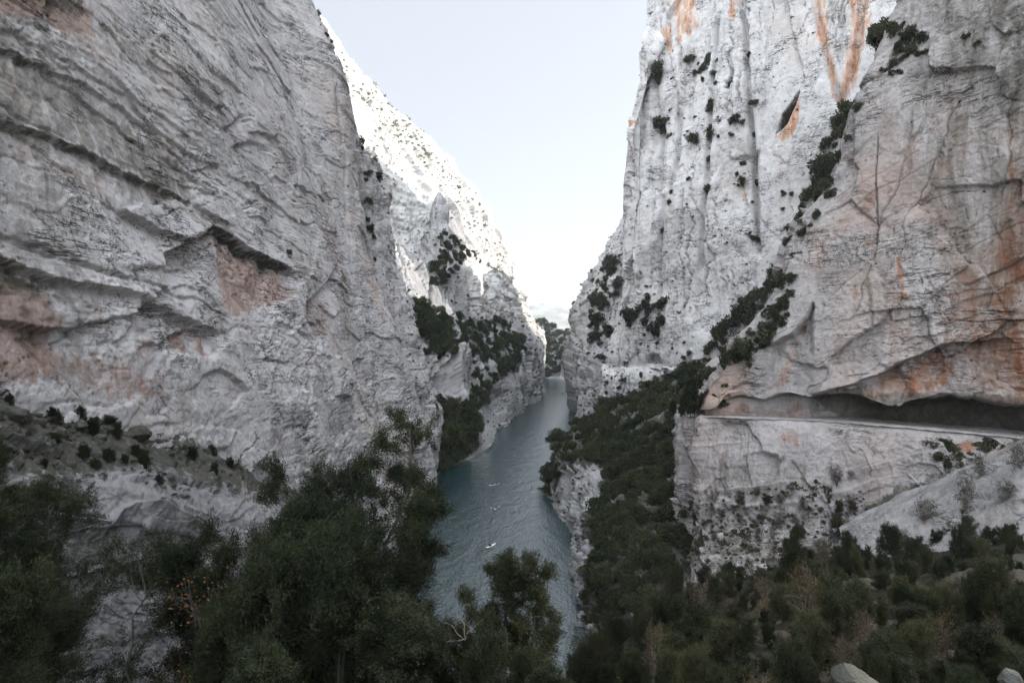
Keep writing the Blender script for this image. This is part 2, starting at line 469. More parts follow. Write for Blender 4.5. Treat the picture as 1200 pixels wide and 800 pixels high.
L1.paint(3, [(-40, 286), (0, 300), (70, 328), (60, 350), (0, 335), (-40, 330)], .70, 8, 8)
L1.paint(1, [(90, 400), (140, 420), (190, 440), (185, 475), (120, 470), (60, 440)], .62, 14, 12)
L1.paint(1, [(254, 270), (285, 284), (340, 318), (345, 345), (300, 365), (268, 370), (258, 320)], .88, 8, 8)
L1.paint(1, [(98, 350), (125, 352), (122, 380), (104, 378)], .55, 6, 8)
L1.paint(1, [(165, 395), (180, 395), (180, 425), (168, 425)], .55, 4, 6)
L1.paint(1, [(216, 388), (230, 386), (228, 412), (218, 412)], .85, 3, 4)
L1.paint(1, [(240, 390), (250, 390), (252, 420), (245, 420)], .85, 3, 4)
L1.paint(1, [(364, 355), (392, 345), (390, 390), (366, 395)], .55, 6, 8)
L1.paint(3, [(203, 290), (253, 262), (285, 282), (345, 314), (340, 318), (285, 290), (253, 270)], .85, 3, 3)
L1.paint(1, [(370, 215), (395, 215), (400, 270), (420, 330), (395, 330), (375, 270)], .40, 10, 8)
L1.paint(2, [(-60, -40), (90, -40), (140, 200), (90, 470), (-60, 470)], .50, 60, 20)  # broad darkening painted for the lens falloff at the left edge
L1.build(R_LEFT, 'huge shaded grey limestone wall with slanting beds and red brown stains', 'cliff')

# pillar at the far end of that wall
pz = [-6, 12, 25, 38, 52, 65, 80, 95, 108, 112]
pe = [509, 510, 505, 498, 487, 474, 459, 456, 455, 449]      # right outline, in photo pixels at 206 m
cols = []
for du, d in ((-95, 182), (-60, 188), (-26, 193), (-9, 199), (-2, 203), (0, 207), (-4, 214), (-40, 226), (-120, 240)):
    tp = 1.0 if du > -20 else 1.12
    cols.append([((u + du * (.9 if z > 90 else 1) - 600) / F * 206, d, z * (tp if z > 100 else 1)) for u, z in zip(pe, pz)])
LP = Sheet('cliff_pillar', cols)
LP.rock(big=(20, 1.6), fac=((7, 12, 1.8), (3, 4, .7), (1.3, 1.6, .22)), beds=((8, .4), (2.5, .3)), flute=(6, 50, 1.4), crk=.6, fine=.4, seed=2)
LP.crack([(418, 165), (421, 200), (425, 250), (431, 300), (446, 360)], 2.5, 3)
LP.build(R_LEFT, 'tall narrow limestone pillar standing against the end of the shaded wall', 'cliff')

# boulder ledge at the foot of the left wall, falling to a lower rock face
def L2col(u, j, e, b):
    return [at(u - 26 if u < 300 else u, j[0] - 26, j[1] + 9), at(u, *j), at(u, (j[0] + e[0]) / 2 - 3, (j[1] + e[1]) / 2), at(u, *e), at(u + 4, e[0] + 34, e[1] - .5), at(u + 8, e[0] + 38, e[1] - .1), at(u + 14, (e[0] + b[0]) / 2 + 25, (e[1] + b[1]) / 2), at(u + 16, *b), at(u + 16, b[0] + 700, b[1] + 2)]
L2 = Sheet('rock_ledge', [L2col(-260, (330, 26), (470, 24), (800, 24)), L2col(-80, (425, 34), (520, 30), (800, 30)), L2col(20, (464, 43), (550, 35), (830, 35)), L2col(100, (488, 49), (566, 39), (840, 38)),
                          L2col(170, (508, 55.5), (580, 43), (850, 41)), L2col(235, (530, 64), (596, 48), (850, 44)), L2col(300, (552, 74), (612, 57), (850, 52)), L2col(360, (575, 89), (640, 72), (860, 68)), L2col(420, (610, 112), (680, 95), (860, 90))], rmode='lin')
L2.rock(big=(12, .8), fac=((4, 2.5, .6), (1.5, 1.0, .28), (.5, .35, .08)), nb=(.3, .1, 1), beds=((2.6, .3), (.8, .12)), crk=.25, fine=.16, fscale=1.2, seed=3)
L2.ledge([(70, 600), (118, 604), (150, 588), (180, 584), (215, 600), (245, 612)], .9, 14, wob=3)
L2.ledge([(120, 565), (150, 560), (190, 556)], .5, 10, wob=3)
top = (self_t := (L2.B < np.interp(3.0, np.arange(L2.nr), L2.B[:L2.nr])))  # placeholder mask, refined below
rowf = np.tile(np.arange(L2.nr), L2.nc)
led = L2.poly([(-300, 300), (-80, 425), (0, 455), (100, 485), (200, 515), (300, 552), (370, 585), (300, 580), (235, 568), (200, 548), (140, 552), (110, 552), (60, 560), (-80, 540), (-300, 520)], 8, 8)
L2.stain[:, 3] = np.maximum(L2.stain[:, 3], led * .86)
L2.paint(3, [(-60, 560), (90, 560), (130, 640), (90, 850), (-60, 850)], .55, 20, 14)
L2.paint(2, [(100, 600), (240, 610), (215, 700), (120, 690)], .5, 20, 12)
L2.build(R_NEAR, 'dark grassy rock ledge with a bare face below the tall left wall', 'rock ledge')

# wooded buttress in the middle distance on the left bank
M = Sheet('river_buttress', [
    [at(430, 590, 190), at(432, 480, 205), at(430, 400, 225), at(425, 330, 250), at(420, 285, 265), at(410, 270, 300), at(400, 300, 330)],
    [at(508, 562, 208), at(500, 470, 222), at(490, 400, 240), at(478, 345, 262), at(470, 312, 280), at(462, 296, 310), at(450, 330, 345)],
    [at(542, 544, 231), at(524, 470, 250), at(512, 400, 272), at(505, 340, 293), at(497, 300, 312), at(492, 283, 330), at(470, 330, 370)],
    [at(566, 527, 262), at(548, 460, 275), at(536, 390, 292), at(526, 320, 308), at(516, 268, 325), at(509, 231, 338), at(486, 330, 385)],
    [at(592, 500, 333), at(578, 440, 338), at(566, 385, 350), at(556, 335, 362), at(548, 300, 375), at(541, 275, 392), at(520, 340, 440)],
    [at(612, 481, 415), at(611, 435, 425), at(603, 395, 435), at(585, 352, 448), at(574, 326, 458), at(567, 306, 470), at(560, 350, 520)],
    [at(629, 468, 494), at(626, 435, 505), at(628, 405, 512), at(608, 380, 525), at(597, 358, 540), at(589, 342, 552), at(590, 365, 610)],
    [at(634, 461, 550), at(632, 430, 560), at(631, 405, 570), at(622, 388, 585), at(616, 376, 600), at(612, 369, 615), at(610, 375, 690)],
    [at(632, 453, 636), at(631, 430, 645), at(630, 408, 655), at(624, 390, 665), at(618, 377, 680), at(613, 370, 700), at(612, 376, 760)],
    [at(625, 447, 720), at(622, 430, 740), at(620, 408, 760), at(618, 390, 780), at(614, 378, 800), at(610, 370, 820), at(600, 380, 860)]])
M.rock(big=(45, 5.0), fac=((20, 40, 4.5), (8, 16, 1.5), (3, 5, .5), (1.5, 1.8, .2)), nb=(.6, 0, 1), beds=((14, .8), (5, .3)), flute=(15, 120, 3.2), crk=1.5, fine=.4, fscale=4, seed=4)
M.crack([(535, 300), (548, 330), (568, 372), (575, 420)], 5, 5)
M.crack([(500, 330), (508, 400), (525, 470)], 4, 4)
M.crack([(590, 360), (600, 420), (610, 470)], 4, 3)
M.build(R_MID, 'rugged grey limestone buttress with dark shrub patches above the bend', 'cliff')

# sunlit slope behind it
T_ = [(240, -130, 300), (385, 47, 345), (428, 92, 375), (470, 131, 405), (520, 190, 445), (560, 237, 485), (583, 287, 540), (597, 327, 590), (612, 362, 640), (630, 394, 720)]
B_s = [(360, 420, 235), (440, 330, 262), (455, 335, 272), (480, 340, 288), (530, 345, 318), (572, 352, 378), (597, 362, 446), (612, 374, 525), (624, 384, 600), (640, 400, 690)]
cols = []
for t, b in zip(T_, B_s):
    pt, pb = at(*t), at(*b)
    low = pb + np.array([-8, 14, -70.0])
    cols.append([low, pb, pb * .66 + pt * .34 + (1.0, -2, 2), pb * .33 + pt * .67 + (1.5, -3, 2.5), pt, pt + (-14, 8, -3), pt + (-90, 30, -50)])
S = Sheet('sunlit_slope', cols, coarse=1.15)
S.rock(big=(40, 4.5), fac=((16, 12, 3.0), (6, 5, 1.4), (2.6, 2.2, .5)), beds=((9, .8), (3.5, .4)), flute=(16, 50, 1.2), crk=1.0, fine=.8, fscale=5, seed=5)
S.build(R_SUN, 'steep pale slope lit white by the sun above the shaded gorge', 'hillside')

# far right shoulder
R0 = Sheet('far_shoulder', [
    [at(696, 446, 690), at(696, 420, 690), at(696, 400, 690), at(705, 385, 690), at(720, 372, 690), at(740, 365, 690), at(780, 365, 700)],
    [at(676, 462, 540), at(675, 420, 545), at(682, 385, 550), at(694, 352, 555), at(714, 316, 560), at(736, 276, 565), at(760, 250, 590)],
    [at(676, 488, 392), at(670, 430, 398), at(674, 392, 402), at(680, 357, 408), at(702, 316, 415), at(724, 277, 420), at(737, 236, 425)],
    [at(679, 494, 368), at(677, 440, 374), at(681, 395, 382), at(691, 350, 392), at(711, 312, 402), at(729, 272, 412), at(740, 233, 420)],
    [at(690, 498, 358), at(690, 440, 364), at(692, 395, 374), at(702, 345, 386), at(718, 305, 398), at(733, 268, 410), at(748, 232, 420)],
    [at(712, 500, 352), at(712, 440, 358), at(715, 395, 370), at(724, 345, 382), at(738, 305, 395), at(752, 268, 410), at(764, 225, 425)],
    [at(760, 505, 348), at(760, 440, 354), at(765, 395, 366), at(772, 345, 380), at(786, 305, 395), at(800, 268, 410), at(812, 220, 430)],
    [at(800, 505, 360), at(800, 400, 368), at(800, 320, 376), at(800, 250, 386), at(800, 150, 396), at(800, 70, 408), at(805, 30, 430)],
    [at(900, 505, 360), at(900, 400, 368), at(900, 320, 376), at(900, 250, 386), at(900, 150, 396), at(900, 60, 408), at(905, 20, 440)]])
R0.rock(big=(30, 4), fac=((12, 26, 3.0), (5, 10, 1.2), (2.2, 3.4, .45)), beds=((9, .4),), flute=(10, 90, 2.6), crk=1.3, fine=.4, fscale=4, seed=6)
R0.build(R_SHOULDER, 'lower limestone shoulder beyond the tall right face, dotted with shrubs', 'cliff')

FB = Sheet('far_bank', [
    [at(600, 442, 800), at(600, 432, 815), at(600, 410, 850), at(600, 392, 890), at(600, 380, 930), at(600, 385, 1050)],
    [at(632, 443, 785), at(632, 428, 800), at(634, 405, 830), at(636, 388, 865), at(638, 377, 900), at(634, 380, 1000)],
    [at(650, 444, 772), at(650, 430, 785), at(650, 410, 810), at(650, 396, 845), at(651, 386, 880), at(652, 390, 1000)],
    [at(664, 446, 740), at(664, 430, 750), at(665, 412, 775), at(665, 400, 805), at(664, 390, 840), at(668, 390, 950)],
    [at(700, 450, 690), at(700, 430, 700), at(700, 410, 720), at(700, 395, 740), at(700, 380, 770), at(705, 380, 880)]])
FB.rock(big=(30, 4), fac=((14, 12, 3.5), (5, 5, 1.4)), beds=((9, .7),), crk=1, fine=.9, fscale=6, seed=7)
FB.paint(3, [(590, 370), (710, 370), (710, 432), (590, 432)], .62, 6, 6)
FB.build(R_MID, 'dark wooded bank closing the river bend far away', 'river bank')

# tall pale right face, its ledge with the path, and the wall below the ledge
def r1y(k): return 309 / (1 + .91 * k)
def R1col(u0, dz_top, lean=.06, base=430):
    k = (u0 - 600) / F; y = r1y(k); x = k * y
    nx, ny = .67, .74                                     # into the rock
    rows = []
    for z, off in ((-6, -3), (18, -3.4), (36.8, -3.2), (38.2, -2.2), (38.4, 0), (43, .2), (60, 1.5), (85, 3.5), (115, 6.5), (150, 10), (190, 15), (dz_top, 22)):
        rows.append((x + nx * off * (1 + lean), y + ny * off * (1 + lean), z))
    return rows
edge = [(706, -6), (706, 18), (705, 37), (707, 38.2), (712, 38.4), (713, 43), (722, 60), (732, 88), (737, 115), (738, 135), (740, 160), (756, 182), (790, 212)]
ez = [-6, 18, 36.8, 38.2, 38.4, 43, 60, 85, 115, 150, 172, 200]
eu = [706, 705, 705, 706, 711, 714, 722, 732, 738, 739, 752, 800]
d0 = 268
ecol = [((u - 600) / F * d0, d0 - (3 if z < 38 else 0), z) for u, z in zip(eu, ez)]
e2 = [(x + 2, y + 5, z) for x, y, z in ecol]
e3 = [(x + 16, y + 16, z - 2) for x, y, z in ecol]
e4 = [(x + 32, y + 60, min(z, 120 + z * .12)) for x, y, z in ecol]
e5 = [(x + 66, y + 135, min(z, 120 + z * .12)) for x, y, z in ecol]
e6 = [(x + 160, y + 160, min(z, 120 + z * .12)) for x, y, z in ecol]
e1 = [(x + 3.2, y - 3.5, z + (4 if z > 160 else 0)) for x, y, z in ecol]
q = R1col(765, 232); q = [(x, y, z * (1 if z < 120 else 1)) for x, y, z in q]
cols = [e6, e5, e4, e3, e2, ecol, e1]
for u, zt in ((735, 222), (765, 240), (800, 262), (850, 280), (900, 300), (960, 310), (1030, 320), (1120, 320), (1280, 310), (1600, 290)):
    cols.append(R1col(u, zt))
R1 = Sheet('right_cliff', cols, rmode='cub')
R1.rock(big=(38, 2.6), fac=((12, 44, 3.8), (5, 14, 1.1), (1.9, 4.0, .26), (.8, 1.1, .07)), beds=((16, .3), (5, .15)), flute=(12, 170, 1.7), crk=1.6, fine=.15, fscale=2, seed=8)
R1.h *= 1 - .45 * smooth(878, 892, R1.u)
hole = R1.poly([(910, 157), (917, 136), (937, 109), (933, 124), (922, 147)], 1.6, 1.0)
R1.h -= 13.0 * hole
R1.paint(3, [(909, 158), (916, 134), (938, 107), (932, 126), (921, 149)], 1.0, 1.2, 1)  # shadow inside the slit hole, coloured into the rock
R1.crack([(868, -20), (877, 60), (880, 140), (882, 220), (888, 300)], 4.5, 5)
R1.crack([(845, 20), (835, 120), (828, 220), (818, 320)], 3.0, 4)
R1.crack([(800, 60), (790, 180), (775, 300), (770, 400)], 2.5, 4)
R1.crack([(760, 40), (772, 150), (768, 250)], 2.5, 4)
R1.h -= 4.5 * R1.poly([(758, 426), (760, 417), (765, 414), (771, 416), (773, 426)], 1.2, .5)
for pts in ([(952, -20), (962, 40), (975, 90), (986, 124)], [(1012, -20), (1008, 40), (998, 90), (988, 124)]):
    R1.crack(pts, 2.2, 7, 2)
R1.paint(0, [(950, -20), (964, -20), (972, 40), (988, 125), (982, 128), (960, 50)], .72, 5, 4)
R1.paint(0, [(996, -20), (1024, -20), (1016, 40), (1002, 95), (988, 130), (984, 110), (994, 40)], .78, 7, 4)
R1.paint(2, [(962, -20), (1000, -20), (996, 50), (986, 90), (976, 50)], .62, 5, 4)
R1.paint(0, [(921, 150), (933, 124), (939, 114), (938, 140), (930, 160), (916, 168), (909, 161)], 1.0, 2.5, 2)
R1.paint(0, [(788, -20), (815, -20), (818, 20), (806, 48), (795, 55), (790, 30)], .70, 4, 5)
R1.paint(0, [(776, 35), (786, 30), (789, 60), (784, 66)], .85, 3, 4)
R1.paint(0, [(736, 140), (743, 140), (742, 180), (738, 185)], .9, 3, 3)
R1.paint(0, [(856, -20), (866, -20), (866, 20), (858, 26)], .9, 3, 3)
R1.paint(0, [(864, 205), (868, 205), (872, 235), (868, 235)], .9, 2, 2)
R1.paint(0, [(1098, -20), (1122, -20), (1116, 20), (1100, 25)], .8, 4, 4)
R1.build(R_RIGHT, 'towering pale limestone face with orange stains and shrub filled cracks', 'cliff')

# nearer right wall with the half tunnel cut at its foot
def wall_d(u): return 114.3 / (1 + .676 * (u - 600) / F)
vr = [452, 436, 415, 400, 385, 362, 340, 312, 288, 262, 230, 190, 150, 122, 90, 50, 0, -150, -420, -800]
uL = [824, 840, 852, 858, 884, 905, 911, 919, 926, 937, 957, 977, 990, 1004, 1024, 1040, 1062, 1120, 1190, 1260]
lip_v = {820: 469, 842: 474, 866: 467, 890: 472, 920: 464, 955: 470, 990: 465, 1025: 474, 1050: 479, 1072: 474, 1095: 464, 1130: 461, 1165: 466, 1200: 468, 1320: 470, 1500: 475}
path_v = {820: 487, 842: 487.8, 866: 488.8, 890: 489.8, 920: 491, 955: 492, 990: 494.5, 1025: 497.2, 1050: 499, 1072: 501, 1095: 503, 1130: 506, 1165: 509.5, 1200: 513, 1320: 528, 1500: 552}
inset = {u_: float(np.interp(u_, (820, 845, 880, 960, 1050, 1130, 1500), (.15, 1.0, 2.2, 5.0, 7.5, 8.5, 8.0))) for u_ in lip_v}
ts = [(u_ - 820) / 680 for u_ in lip_v]
cols = []
for t, us in zip(ts, lip_v):
    d = wall_d(us); ins = inset[us]; nrm = np.array([.56, .83, 0])
    lip = at(us, lip_v[us], d); pe_ = at(us, path_v[us], d); 
    rows = [np.array([*(pe_ + nrm * (ins + 1))[:2], 37.2]), np.array([*(pe_ + nrm * (ins + .3))[:2], 38.6]), lip + nrm * ins + (0, 0, .2), lip + nrm * .9 + (0, 0, -.1), lip + (0, 0, .25)]
    for v, ul in zip(vr, uL):
        u = ul + (1500 - ul) * t if t < 1 else 1500 + (ul - 872) * .4
        ov = np.interp(t, (0, .25, .5, 1), (.06, 0, -.09, -.12))           # the right part hangs over
        rows.append(at(u, v, wall_d(u) * (1 + ov * (470 - max(v, -300)) / 470)))
    cols.append(rows)
c0 = np.array(cols[0])
c0 = c0.copy(); c0[:4, :2] = c0[4, :2]                       # no notch behind the corner
kk = (c0[:, 0] / c0[:, 1])[:, None]
back = [c0 + np.concatenate([kk * dy * f + e, 0 * kk + dy, 0 * kk], 1) for dy, f, e in ((150, 1.12, 0), (60, 1.12, 0), (15, 1.05, 0), (3, .6, 0))]
R2 = Sheet('near_right_wall', [list(b) for b in back] + cols, rmode='lin')
roof = smooth(478, 462, R2.v)
R2.rock(big=(24, 1.6), fac=((9, 13, 1.8), (3.2, 4.2, .55), (1.2, 1.5, .18), (.45, .5, .05)), nb=(-.5, .2, 1), beds=((6, .3), (2, .16)), flute=(9, 80, .22), crk=.4, fine=.12, fscale=1.2, seed=9)
R2.h *= np.where(R2.B < np.interp(2.2, np.arange(R2.nr), np.arange(R2.nr)) * 0 + 4.0, .45, 1.0)
R2.h = R2.h * (1 - .8 * (1 - smooth(826, 850, R2.u)) * smooth(425, 448, R2.v)) - 1.3 * (1 - smooth(822, 846, R2.u)) * smooth(436, 452, R2.v)
R2.ledge([(955, 460), (1005, 448), (1042, 429), (1075, 416), (1104, 402), (1150, 396)], 3.6, 55, lip=4, bulge=.8, wob=3, ends=(10, 60))
R2.ledge([(905, 404), (930, 392), (945, 372), (953, 354)], 3.6, 34, lip=3, bulge=.8, wob=2, ends=4)
R2.ledge([(855, 452), (872, 447), (890, 450)], .9, 8, ends=6)
R2.ledge([(1060, 180), (1080, 150), (1100, 110)], .9, 18)
R2.ledge([(1135, 330), (1160, 318), (1200, 300)], 1.0, 18)
R2.crack([(1030, 160), (1028, 230), (1029, 290)], .8, 1.3)
R2.paint(0, [(1000, 462), (1050, 440), (1100, 412), (1120, 430), (1110, 455), (1050, 468), (1010, 470)], .72, 6, 6)
R2.paint(0, [(925, 398), (945, 375), (940, 420), (925, 450), (905, 455), (915, 420)], .55, 6, 6)
R2.paint(0, [(1150, 300), (1170, 220), (1215, 200), (1215, 470), (1170, 465), (1140, 400)], .42, 24, 16)
R2.paint(2, [(1080, -30), (1240, -30), (1240, 480), (1130, 470), (1070, 300)], .66, 60, 20)  # wall tinted darker rightwards, where less light reaches it
R2.paint(1, [(1000, 60), (1080, 60), (1120, 300), (1060, 420), (990, 400), (970, 280)], .22, 40, 20)
R2.paint(1, [(1110, 330), (1160, 250), (1215, 240), (1215, 470), (1120, 466), (1060, 440)], .50, 22, 16)
R2.paint(0, [(1175, 150), (1185, 150), (1195, 220), (1180, 220)], .6, 5, 5)
R2.paint(0, [(1050, 300), (1056, 300), (1070, 355), (1062, 355)], .7, 3, 4)
R2.paint(1, [(1010, 230), (1030, 230), (1025, 290), (1010, 300)], .5, 6, 6)
R2.paint(2, [(1100, -20), (1220, -20), (1220, 180), (1160, 160), (1120, 100)], .58, 20, 14)
R2.paint(3, [(1160, -20), (1220, -20), (1220, 150), (1170, 140)], .5, 20, 14)
R2.paint(1, [(850, 474), (960, 474), (1050, 495), (950, 492), (850, 488)], .5, 5, 4)
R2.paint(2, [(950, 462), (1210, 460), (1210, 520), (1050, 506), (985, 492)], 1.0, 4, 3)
R2.stain[:, 3] = np.maximum(R2.stain[:, 3], 1.0 * smooth(940, 1060, R2.u) * (R2.B < 8.0) * smooth(461, 471, R2.v))  # half-tunnel shade painted near-black on the notch's back wall
R2.paint(2, [(1010, 330), (1090, 330), (1100, 400), (1040, 425), (1000, 440)], .40, 16, 12)
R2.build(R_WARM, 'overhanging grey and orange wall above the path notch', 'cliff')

# rock below the path
cols = []
rows_r3 = {1500: ((1500, 640, 52), (1500, 720, 40)), 1330: ((1330, 585, 58), (1330, 660, 44)), 1200: ((1200, 562, 65), (1200, 640, 52)), 1080: ((1080, 596, 73), (1080, 655, 56)), 950: ((950, 612, 79), (950, 662, 62)), 880: ((880, 618, 84), (880, 665, 68)),
           825: ((824, 620, 89), (822, 660, 78))}
for us in (1500, 1330, 1200, 1080, 950, 880, 825):
    pv = np.interp(us, list(path_v), list(path_v.values())); d = wall_d(us)
    e = at(us, pv, d); nrm = np.array([.56, .83, 0])
    f, t = rows_r3[us]
    f_, t_ = at(*f), at(*t)
    cols.append([e + nrm * 9 - (0, 0, .15), e + nrm * 3 - (0, 0, .1), e - nrm * .2 - (0, 0, .1), e - nrm * .7 - (0, 0, .7), (e - nrm * .7) * .5 + f_ * .5 + (0, 0, 1), f_, t_, t_ + (t_ - f_) * 1.0 - (0, 0, 5)])
def side(dx, dy, foot, d):
    e = at(812, 487.5, 94) + (dx, dy, 0); f_ = e + (-.8, .4, -foot); t_ = f_ + np.array([-.6, -.5, -4])
    return [e + (6, 2, -.15), e + (3, 1, -.1), e + (0.2, 0, -.1), e + (-.4, 0, -.7), e * .5 + f_ * .5 + (-.3, 0, 0), f_, t_, t_ + (-.5, 0, -8)]
cols.append(side(.2, .4, 15, 94)); cols.append(side(-1.0, 3.2, 15.5, 94)); cols.append(side(2.4, 10, 15, 94)); cols.append(side(13, 40, 10, 94)); cols.append(side(37, 118, 8, 94))
R3 = Sheet('path_wall', cols[::-1], rmode='lin')
R3.rock(big=(14, 1.0), fac=((6, 7, 1.2), (2.2, 2.6, .45), (.9, 1.0, .16), (.4, .4, .05)), nb=(-.35, 0, 1), beds=((3, .3), (1.1, .16)), flute=(5, 30, .2), crk=.5, fine=.12, fscale=1.1, seed=10)
pm = (1 - smooth(.0, 1.0, (38.0 - R3.P[:, 2])))
R3.h *= 1 - .85 * pm
R3.ledge([(1040, 512), (1090, 515), (1140, 520)], .5, 8, wob=2)
R3.ledge([(930, 582), (970, 576), (1020, 560)], .7, 10)
R3.ledge([(830, 575), (870, 590), (920, 585)], .9, 12)
R3.crack([(797, 500), (798, 540), (797, 590)], 1.2, 3)
R3.crack([(880, 500), (878, 540), (884, 570)], .8, 2.5)
R3.paint(0, [(915, 500), (935, 498), (935, 520), (918, 522)], .55, 5, 5)
R3.paint(0, [(1100, 515), (1150, 518), (1140, 530), (1110, 528)], .6, 5, 5)
R3.paint(2, [(840, 530), (960, 540), (940, 590), (840, 590)], .50, 12, 10)
R3.paint(3, [(830, 592), (900, 585), (980, 600), (1020, 590), (1020, 640), (960, 670), (780, 670), (800, 640)], .52, 16, 14)
R3.paint(3, [(1010, 590), (1100, 552), (1190, 512), (1210, 520), (1100, 575), (1020, 605)], .7, 5, 6)
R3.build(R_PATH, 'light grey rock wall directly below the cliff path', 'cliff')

# tilted pale slab in front of it
slab = []
for (u, v, d), (bu, bv, bd) in (((985, 618, 64), (975, 680, 48)), ((1015, 604, 62), (1010, 690, 45)), ((1080, 572, 60), (1080, 690, 42)), ((1140, 545, 58), (1150, 690, 39)), ((1205, 515, 56), (1230, 690, 36)), ((1320, 465, 53), (1360, 690, 33))):
    a, b = at(u, v, d), at(bu, bv, bd)
    slab.append([a + (1, 6, -6), a + (.3, 1.5, -.6), a, a * .66 + b * .34 + (0, -.5, .5), a * .33 + b * .67 + (0, -.5, .3), b, b + (0, -5, -6)])
SL = Sheet('tilted_slab', slab)
SL.rock(big=(10, .8), fac=((6, 2.2, .5), (2.2, .9, .16), (.7, .4, .05)), nb=(-.45, .2, 1), beds=((2.2, .7), (.8, .16)), crk=.3, fine=.06, fscale=1.2, seed=11, px=.3)
SL.ledge([(1020, 622), (1060, 605), (1110, 582), (1160, 560), (1210, 535)], .5, 7, wob=3)
SL.ledge([(1090, 620), (1140, 600), (1210, 580)], .5, 8, wob=3)
SL.build(R_SLAB, 'tilted pale rock slab rising to the path at the edge', 'rock slab')

# promontory on the right bank
cols = []
for y, xs, zz in ((70, 14, .55), (92, 14.2, .8), (104, 13.2, .95), (115, 12.6, 1), (127, 13.6, .9), (139, 15.5, 1.0), (152, 14.6, 1.15), (168, 12.9, 1.1), (185, 12.6, 1.05), (204, 13.2, 1.05), (219, 16, 1.0), (231, 25, .75), (240, 44, .3)):
    zmx = np.interp(y, [70, 115, 150, 200, 240], [27, 27, 34, 37, 37])
    s = .9 + .35 * np.interp(y, [70, 110, 200], [0, .5, 1])
    cols.append([(xs - .8, y, -4), (xs, y, 1), (xs + 1.2, y, 6 * zz), (xs + 3, y + 1, 11.5 * zz), (xs + 8 * s, y + 2, min(15.5 * zz, zmx)), (xs + 16 * s, y + 3, min(21 * zz, zmx)), (xs + 27 * s, y + 4, min(28 * zz, zmx)), (xs + 40 * s, y + 5, zmx), (xs + 58 * s, y + 6, zmx + 1)])
PR = Sheet('promontory', cols, flip=False)
PR.rock(big=(16, 1.2), fac=((6, 7, 1.6), (2.4, 2.8, .7), (1.0, 1.2, .2)), beds=((4, .5), (1.5, .2)), flute=(5, 25, .7), crk=.5, fine=.35, fscale=2.2, seed=12)
vegm = 1 - np.maximum(np.maximum(PR.poly([(646, 590), (656, 555), (690, 545), (716, 547), (712, 565), (690, 600), (680, 640), (660, 635)], 3, 5), PR.poly([(660, 648), (690, 632), (704, 640), (692, 690), (676, 708), (662, 690)], 3, 5)),
                      np.maximum(PR.poly([(752, 540), (778, 515), (785, 530), (770, 548)], 3, 5), (PR.P[:, 2] < 3) * 1.0))
PR.stain[:, 3] = vegm * .9
PR.build(R_MID, 'low rocky promontory jutting into the river under dense shrubs', 'promontory')

# foreground slope under the camera
cols = []
for u, s, sl in ((-500, .50, 0), (-100, .60, 0), (100, .66, 0), (350, .68, 0), (560, .66, 0), (650, .60, 0), (700, .50, 0), (760, .435, 0), (830, .385, 0), (920, .34, 0), (1000, .325, 0), (1100, .312, 0), (1200, .30, 0), (1400, .27, 0), (2000, .22, 0)):
    cols.append([((u - 600) / F * d, d, 48.2 - .1 * d ** .5 - s * d * (1 if d < 45 else 1 + (d - 45) * (.004 if u > 760 else .012))) for d in (1.2, 4, 9, 16, 25, 36, 48, 62, 80)])
FG = Sheet('foreground_slope', cols, coarse=3.0)
FG.rock(big=(9, .6), fac=((3, 3, .4), (1, 1, .15)), beds=((2, .08),), crk=0, fine=.12, fscale=1.0, seed=13)
FG.build(SOIL, 'dark brushy slope falling away below the viewpoint', 'slope')

# distant hill, ground and water
hx = np.linspace(-2600, 2600, 120)
hill = []
for i, x in enumerate(hx):
    top = 150 + 75 * math.sin(x / 600 + .9) + 30 * math.sin(x / 170)
    hill.append([(x, 2400, -3), (x, 2700, top * .5), (x, 3000, top), (x, 3500, top * .6), (x, 4200, -3)])
HL = Sheet('hill', hill, coarse=2.2)
HL.h += 22 * fbm(HL.P / 260, 5)
HL.build(HILL, 'pale distant hill seen through the gap of the gorge', 'hill')
g = 9000
link('ground', mesh_from('ground', [(-g, -g, -4), (g, -g, -4), (g, g, -4), (-g, g, -4)], [(0, 1, 2, 3)]), HILL)
tag(bpy.data.objects['ground'], 'ground around the gorge', 'ground', kind='structure')

k = Nodes('river_water')
pos = k.n('ShaderNodeNewGeometry').outputs['Position']
bs = k.n('ShaderNodeBsdfPrincipled', Roughness=.05, IOR=1.95); bs.inputs['Base Color'].default_value = (.008, .027, .031, 1)
w1 = k.noise(k.mapping(pos, (1, .6, 1), (0, 0, .35)), 1.5, 4, .65, .5)
w2 = k.noise(k.mapping(pos, (1, .6, 1), (0, 0, -.5)), .28, 3, .5, .4)
hh = k.math('ADD', k.math('MULTIPLY', w1, .5), k.math('MULTIPLY', w2, .9))
bp = k.n('ShaderNodeBump', Strength=.36, Distance=.9); k.l(hh, bp.inputs['Height']); k.l(bp.outputs[0], bs.inputs['Normal']); k.l(bs.outputs[0], k.out.inputs[0])
WATER = k.m
river = link('water', mesh_from('water', [(-130, -60, 0), (130, -60, 0), (130, 560, 0), (220, 1000, 0), (-40, 1000, 0), (-60, 560, 0)], None, [(0, 1, 2), (0, 2, 5), (5, 2, 3), (5, 3, 4)]), WATER)
tag(river, 'calm dark teal river winding through the gorge', 'river', kind='structure')

# ------------------------------------------------------------------ light
SUN_EL, SUN_AZ = math.radians(27), math.radians(65)      # azimuth from +Y towards +X
scene.world = bpy.data.worlds.new('World'); scene.world.use_nodes = True
wt = scene.world.node_tree
bg = wt.nodes['Background']; sky = wt.nodes.new('ShaderNodeTexSky'); sky.sky_type = 'NISHITA'; sky.sun_disc = False
sky.sun_elevation = SUN_EL; sky.sun_rotation = SUN_AZ; sky.air_density = 1.0; sky.dust_density = 1.6; sky.ozone_density = 1.0; sky.altitude = 500
